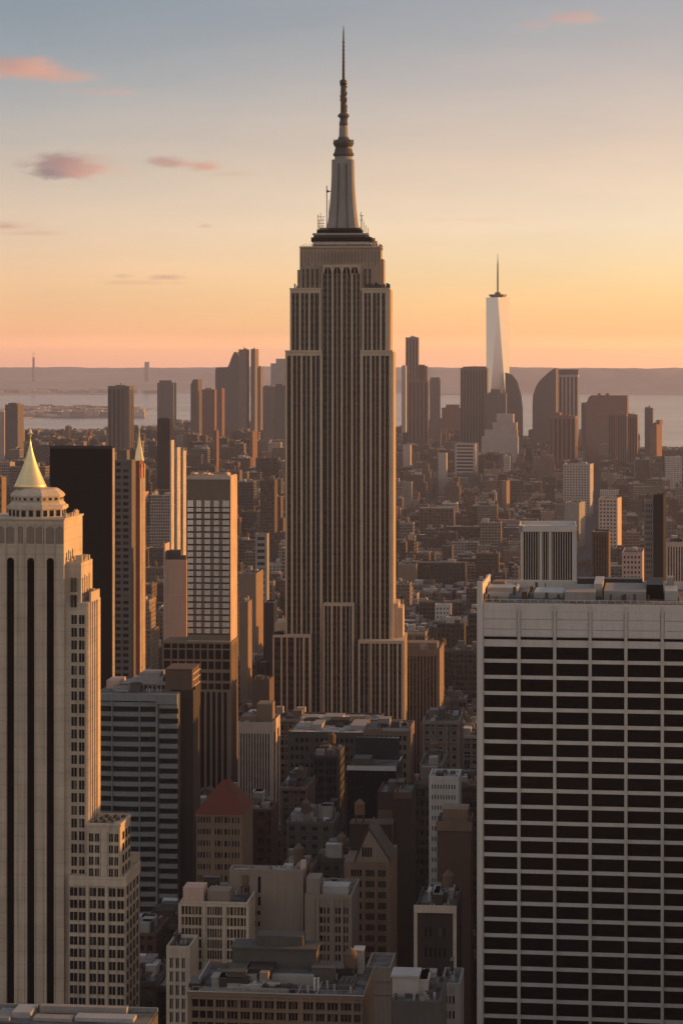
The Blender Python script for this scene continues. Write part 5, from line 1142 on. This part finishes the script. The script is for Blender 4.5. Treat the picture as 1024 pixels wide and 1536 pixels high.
while v < 8300:
    far_ = v > 2600
    ublk = -260 - 290*int((v*.2+900)/290) - 20
    umax = v*.2 + 700
    u = ublk
    while u < umax:
        for side_ in (0, 1):
            a = u
            while a < u+255:
                wd = rnd.uniform(10, 28) if not far_ else rnd.uniform(11, 34)
                if rnd.random() < .12: wd *= 1.8
                b_ = min(a+wd, u+258); dp = rnd.uniform(24, 31)
                v0 = v if side_ == 0 else v+62-dp
                v1 = v+dp if side_ == 0 else v+62
                x, y = g2w((a+b_)/2, (v0+v1)/2)
                inf = abs(x)/max(y, 1) < .152
                if y > 380 and (inf or (x > 0 and x/y < .2+520/y and y < 4200)) and (b_-a) > 8 and y < 8200 and x < 1650-.09*y:  # unseen blocks right of the view are added for their shadows
                    pxc = 512+F*x/y
                    if not outline_hit(a, b_, v0, v1):
                        hh = region_h(v0, a)
                        xl, yl_ = g2w(a, v0); xr, yr_ = g2w(b_, v0); xs2, ys2 = g2w(b_, v1)
                        pl = 512+F*xl/yl_; pr = 512+F*max(xr/yr_, xs2/ys2)
                        yn = min(yl_, yr_)
                        # never hide a drawn building that stands behind, never break the skyline
                        lim = horizon_cap(pxc, y) if inf else 560
                        for H in HEROES:
                            if H['Y'] > yn+5 and H['pl'] < pr+1 and H['pr'] > pl-1 and H['vis'] > lim: lim = min(H['vis'], 1500)
                        zmax = CH-(lim-HZ)*yn/F
                        if inf and 640 < y < 1150 and lim < 1300 and x < 45 and rnd.random() < .5: hh = max(hh, min(112, zmax-rnd.uniform(2, 30)))
                        hh = min(hh, zmax-rnd.uniform(0, 7))
                        if not inf: hh = max(hh, 20)*1.0
                        if hh > 8 and y > 560 or hh > 8 and not inf: lots.append([a, b_, v0, v1, hh, pl, pr, yn, inf])
                        elif hh > 3 and y > 560: lots.append([a, b_, v0, v1, max(4, hh), pl, pr, yn, inf])
                a = b_ + (0 if rnd.random() < .8 else rnd.uniform(1, 6))
        u += 290
    v += 80; row += 1
# which blocks show: front to back over a coarse picture
import numpy as np
S = .5; buf = np.zeros((768, 512), np.int32)
items = [(H['Y'], H['pl'], H['pr'], H['top'], -1) for H in HEROES]
for i, L in enumerate(lots):
    if L[8]: items.append((L[7], L[5], L[6], HZ+(CH-L[4])*F/(L[7]+20), i+1))
items.sort()
cnt = {}
for Yd, pl, pr, top, idn in items:
    c0_, c1_, r0_ = max(0, int(pl*S)), min(512, int(pr*S)+1), max(0, int(top*S))
    if c1_ <= c0_ or r0_ >= 768: continue
    sub = buf[r0_:, c0_:c1_]; fr_ = sub == 0
    if idn > 0: cnt[idn-1] = int(fr_.sum())
    sub[fr_] = idn
shown = sorted([i for i in cnt if cnt[i] >= 6], key=lambda i: -cnt[i])
single = set(shown[:300]); rest = [i for i in range(len(lots)) if i not in single and (i in cnt and cnt[i] > 0 or not lots[i][8] or lots[i][7] > 900 or lots[i][5] > 700)]
def stylise(L):
    """choose the looks of one block"""
    pc = rnd.choices(PAL, PW)[0]; rc = rnd.choices(ROOF, RW)[0]; k = rnd.uniform(.35, .65) if L[7] < 1150 else rnd.choice([rnd.uniform(.4, .9), rnd.uniform(.5, 1.3)])  # nearer blocks get darker walls: canyon shade put into their colour
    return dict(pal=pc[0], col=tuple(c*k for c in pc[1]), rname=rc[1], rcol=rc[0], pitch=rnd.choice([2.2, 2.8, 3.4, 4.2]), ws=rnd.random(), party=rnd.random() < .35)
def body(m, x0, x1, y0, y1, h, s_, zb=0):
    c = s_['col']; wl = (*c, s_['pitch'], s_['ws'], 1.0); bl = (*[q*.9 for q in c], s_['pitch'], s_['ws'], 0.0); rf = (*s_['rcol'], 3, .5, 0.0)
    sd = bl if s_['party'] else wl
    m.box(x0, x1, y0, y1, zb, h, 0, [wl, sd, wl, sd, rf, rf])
def clutter(m, x0, x1, y0, y1, h, s_, near):
    """parapets, stair heads and plant on the roof"""
    out = []
    c = s_['col']; pa = (*[min(.5, q*1.35) for q in c], 3, .5, 0.0); bl = (*[q*.95 for q in c], 3, .5, 0.0)
    w_, d_ = x1-x0, y1-y0
    t = .5; ph = .9
    m.box(x0, x1, y0, y0+t, h, h+ph, 0, pa); m.box(x1-t, x1, y0+t, y1, h, h+ph, 0, pa); m.box(x0, x0+t, y0+t, y1, h, h+ph, 0, pa)
    n = rnd.randint(4, 9) if near else rnd.randint(1, 3)
    for i in range(n):
        a = rnd.uniform(2.5, max(3, w_*.4)); b_ = rnd.uniform(2.5, max(3, d_*.4)); hh = rnd.choice([1.2, 2.8, 3.2, 5.0])
        xx = rnd.uniform(x0+1, max(x0+1.1, x1-a-1)); yy = rnd.uniform(y0+1.5, max(y0+1.6, y1-b_-1))
        m.box(xx, min(xx+a, x1-.6), yy, min(yy+b_, y1-.2), h, h+hh, 0, (*rnd.choice([(.24, .23, .22), (.12, .11, .105), (.06, .06, .06), (.30, .29, .28), tuple(c)]), 3, .5, 0.0))
    for i in range(rnd.randint(14, 26) if near else 3):
        a = rnd.uniform(.4, 2.2); b_ = rnd.uniform(.4, 2.2) if rnd.random() < .75 else rnd.uniform(3, max(3.2, d_*.5)); xx = rnd.uniform(x0+.6, max(x0+.7, x1-a-.6)); yy = rnd.uniform(y0+.8, max(y0+.9, y1-b_-.6))
        m.box(xx, min(xx+a, x1-.5), yy, min(yy+b_, y1-.1), h, h+rnd.uniform(.4, 2.2), 0, (*rnd.choice([(.2, .19, .185), (.10, .095, .09), (.05, .05, .05), (.32, .31, .30), tuple(c), (.16, .09, .06)]), 3, .5, 0.0))
    return out
MATS['block_wall'] = bpy.data.materials['block_wall']
def tank_into(parent, x, y, h):
    t = MB()
    for a in (-1, 1):
        for b_ in (-1, 1): t.box(x+a*1.2-.15, x+a*1.2+.15, y+b_*1.2-.15, y+b_*1.2+.15, h, h+3)
    t.lathe(x, y, [(1.8, h+3), (1.8, h+6.6), (.1, h+8.4)], 10)
    return t.build('water_tank', 'tank_wood', parent)
# landmarks used to say where an ordinary block stands
def where(pc, top, Yd):
    if Yd < 1000:
        if pc < 340: return 'between the cream tower and the blank plaster block'
        if pc < 440: return 'near the terracotta roofed house'
        if pc < 560: return 'between the gabled house and the black glass hall'
        if pc < 640: return 'behind the gabled house'
        return 'in the canyon left of the grid office block'
    if Yd < 1500:
        if pc < 150: return 'below the gilded cone'
        if pc < 250: return 'above the striped office block'
        if pc < 350: return 'beside the white grid tower'
        if pc < 440: return 'between the white grid tower and the central tower'
        if pc < 600: return 'at the foot of the central tower'
        return 'right of the central tower base'
    z_ = 'near' if Yd < 2300 else ('mid' if Yd < 3400 else 'far')
    if pc < 160: s_ = 'left of the big square dark tower'
    elif pc < 280: s_ = 'behind the three gold blades'
    elif pc < 360: s_ = 'beyond the roof of the white grid tower'
    elif pc < 440: s_ = 'just left of the central tower'
    elif pc < 650: s_ = 'just right of the central tower'
    elif pc < 720: s_ = 'above the grid office block corner'
    elif pc < 800: s_ = 'below the faceted tower'
    elif pc < 900: s_ = 'below the quarter round tower'
    else: s_ = 'near the right edge'
    return s_ + {'near': ' in the nearer rows', 'mid': ' in the middle rows', 'far': ' in the farthest rows'}[z_]
made = []
for i in sorted(single, key=lambda i: lots[i][7]):
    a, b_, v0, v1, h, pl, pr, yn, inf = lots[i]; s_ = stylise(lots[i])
    root = bpy.data.objects.new('city_building', None); COL.objects.link(root); X0, Y0 = g2w(a, v0); root.location = (X0, Y0, 0); root.rotation_euler = (0, 0, -th)
    w_, d_ = b_-a, v1-v0; m = MB(); c = MB(); near = yn < 2000; feat = ''
    step = h > 34 and rnd.random() < .45
    if step:
        h1 = h*rnd.uniform(.6, .85); e = rnd.uniform(2, 5); body(m, 0, w_, 0, d_, h1, s_); x0, x1, y0, y1 = (e if rnd.random() < .6 else 0), w_-e, e, d_
        body(m, x0, x1, y0, y1, h, s_, h1); feat = 'with a set back top'
        clutter(c, x0, x1, y0, y1, h, s_, near)
        c.box(0, w_, 0, .5, h1, h1+.8, 0, (*[q*1.3 for q in s_['col']], 3, .5, 0.0))
    else:
        body(m, 0, w_, 0, d_, h, s_); clutter(c, 0, w_, 0, d_, h, s_, near)
    if near:                                           # cornice and piers in relief
        k = s_['col']; pp = (*[min(.5, q*1.25) for q in k], 3, .5, 0.0); n_ = max(2, int(w_/rnd.choice([4, 6, 8]))); hx = h if not step else h1
        for j in range(n_+1): xx = (w_-.7)*j/n_; m.box(xx, xx+.7, -.5, -.01, 0, hx-.5, 0, pp)
        m.box(-.2, w_+.2, -.9, -.02, hx-.5, hx+.6, 0, pp)
        for j in range(int(hx/3.6)//4): m.box(0, w_, -.35, -.015, hx-8-j*14.4, hx-7.5-j*14.4, 0, pp)
    wo = m.build('wall', 'block_wall', root); c.build('roof_structures', 'block_wall', root)
    if rnd.random() < (.45 if near else .25) and h > 14: tank_into(root, rnd.uniform(w_*.3, w_*.8), rnd.uniform(4, d_-4), h); feat = feat + (' and a water tank' if feat else 'with a water tank')
    size = ('tall' if h > 55 else 'low' if h < 22 else 'mid height'); wid = ('narrow' if w_ < 18 else 'wide' if w_ > 34 else '')
    made.append([root, (pl+pr)/2, yn, [size, wid, s_['pal'], 'block', ('' if feat else f"with {s_['rname']} roof"), feat], where((pl+pr)/2, h, yn)])
# labels: the same look in the same place is told apart by order from the left
groups = {}
for r in made:
    lab = ' '.join(q for q in r[3] if q) + ', ' + r[4]; groups.setdefault(lab, []).append(r)
ORD = ['leftmost', 'second from the left', 'third from the left', 'fourth from the left', 'fifth from the left', 'sixth from the left', 'seventh from the left', 'eighth from the left', 'ninth from the left', 'tenth from the left', 'eleventh from the left', 'twelfth from the left']
for lab, rs_ in groups.items():
    rs_.sort(key=lambda r: r[1])
    for k, r in enumerate(rs_):
        L_ = lab
        if len(rs_) > 1:
            pre = 'left' if len(rs_) == 2 and k == 0 else 'right' if len(rs_) == 2 else ('rightmost' if k == len(rs_)-1 else ORD[min(k, 11)])
            L_ = pre + ' ' + lab
        L_ = L_.replace('mid height ', 'middling ')
        ws_ = L_.split()
        if len(ws_) > 16: L_ = L_.replace(' in the nearer rows', ', nearer').replace(' in the middle rows', ', midway').replace(' in the farthest rows', ', farthest').replace(' and a water tank', ' and tank').replace('with a water tank', 'with tank')
        if len(L_.split()) > 16: L_ = L_.replace('with a set back top', 'stepped').replace(' and tank', ' with tank').replace('from the left', 'from left').replace('the ', '')
        L_ = ' '.join(L_.split()[:16])
        tag(r[0], L_, 'building', 'ordinary city blocks')
m = MB()
for i in rest:
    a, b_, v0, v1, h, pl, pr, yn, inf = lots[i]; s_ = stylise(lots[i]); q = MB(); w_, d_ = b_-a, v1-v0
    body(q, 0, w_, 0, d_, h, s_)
    if inf and (yn > 700): clutter(q, 0, w_, 0, d_, h, s_, yn < 2500)
    X0, Y0 = g2w(a, v0); k = len(m.v)
    m.v += [(X0+x*ct+y*st, Y0-x*st+y*ct, z_) for x, y, z_ in q.v]; m.f += [tuple(j+k for j in f_) for f_ in q.f]; m.mi += q.mi; m.att += q.att
o = m.build('city_blocks', 'block_wall'); tag(o, 'dense carpet of low brown city blocks receding to the water, with unseen tall shade casters', 'city blocks', kind='stuff')
# bare winter trees of the parks, far off: one mass
m, T = mat_new('park_foliage'); r_ = T.n('ShaderNodeNewGeometry').outputs['Random Per Island']
finish(T, Base_Color=T.ramp(r_, [(0, (.035, .026, .018)), (.6, (.07, .052, .034)), (1, (.12, .085, .05))]), Roughness=.9); MATS['park_foliage'] = m
m = MB(); rn = random.Random(77)
def tree_clump(m, X0, Y0, z0, r, n):
    for i in range(n):
        a = rn.uniform(0, 2*pi); e = rn.uniform(-.5, 1.4); rr = r*rn.uniform(.35, 1); cx = X0+rr*cos(a)*cos(e); cy = Y0+rr*sin(a)*cos(e); cz = z0+r*.9+rr*.8*sin(e); s_ = rn.uniform(.8, 2.0)
        k = len(m.v); m.v += [(cx+rn.uniform(-s_, s_), cy+rn.uniform(-s_, s_), cz+rn.uniform(-s_, s_)) for _ in range(3)]; m.f.append((k, k+1, k+2)); m.mi.append(0); m.att.append(None)
    m.box(X0-.3, X0+.3, Y0-.3, Y0+.3, z0-1, z0+r)
for (u0, u1, v0, v1) in PARKS:
    for i in range(int((u1-u0)*(v1-v0)/150)):
        X0, Y0 = g2w(rn.uniform(u0, u1), rn.uniform(v0, v1)); tree_clump(m, X0, Y0, 4.0, rn.uniform(4.5, 8), 26)
o = m.build('park_trees', 'park_foliage'); tag(o, 'dark masses of bare park trees among the far city blocks', 'trees', kind='stuff')
# low roofs and sheds on the island and the far shore, trees between them
def scatter(name, label, pts_fun, n, hr, wr, cols_, seed):
    rn = random.Random(seed); m = MB()
    for i in range(n):
        x, y = pts_fun(rn); w_ = rn.uniform(*wr); h = rn.uniform(*hr); c = rn.choice(cols_)
        m.box(x, x+w_, y, y+rn.uniform(20, 60), 2, 3+h, 0, (*c, 4, .5, 0.0))
    o = m.build(name, 'block_wall'); tag(o, label, 'buildings', kind='stuff')
def on(pa, pb, qa, qb):
    def f_(rn): p = rn.uniform(pa, pb); return at(p, rn.uniform(qa, qb), 3)
    return f_
cw = [(.42, .33, .26), (.3, .24, .2), (.5, .44, .38), (.16, .13, .11), (.1, .1, .08)]
scatter('island_buildings', 'small warm lit sheds and houses on the narrow island, left', on(25, 200, 613, 625), 420, (4, 26), (20, 90), cw, 5)
scatter('shore_buildings', 'low warehouses and sheds lining the far shore, left', on(-30, 235, 576, 590), 620, (6, 40), (40, 180), cw, 6)
scatter('far_town', 'faint far town spread over the shore below the hills', on(-30, 1060, 566, 588), 900, (5, 22), (60, 200), cw, 7)
for o in list(bpy.data.objects):
    if o.name.startswith('far_town'): pass

# ================================================================== haze: one closed box of even air round everything
HZM = bpy.data.materials.new('haze'); HZM.use_nodes = True; T = NT(HZM.node_tree)
vol = T.n('ShaderNodeVolumePrincipled', {'Color': (.54, .62, .93, 1), 'Density': HAZE_D, 'Anisotropy': 0.15})
T.n('ShaderNodeOutputMaterial', {'Volume': vol.outputs[0]}); MATS['haze'] = HZM
o = MB().box(-14000, 14000, -3000, BOX_END, -3, BOX_TOP).build('haze', 'haze'); o['kind'] = 'stuff'
print('LOTS', len(lots), 'shown', len(shown), 'rest', len(rest), 'labels', len(groups))
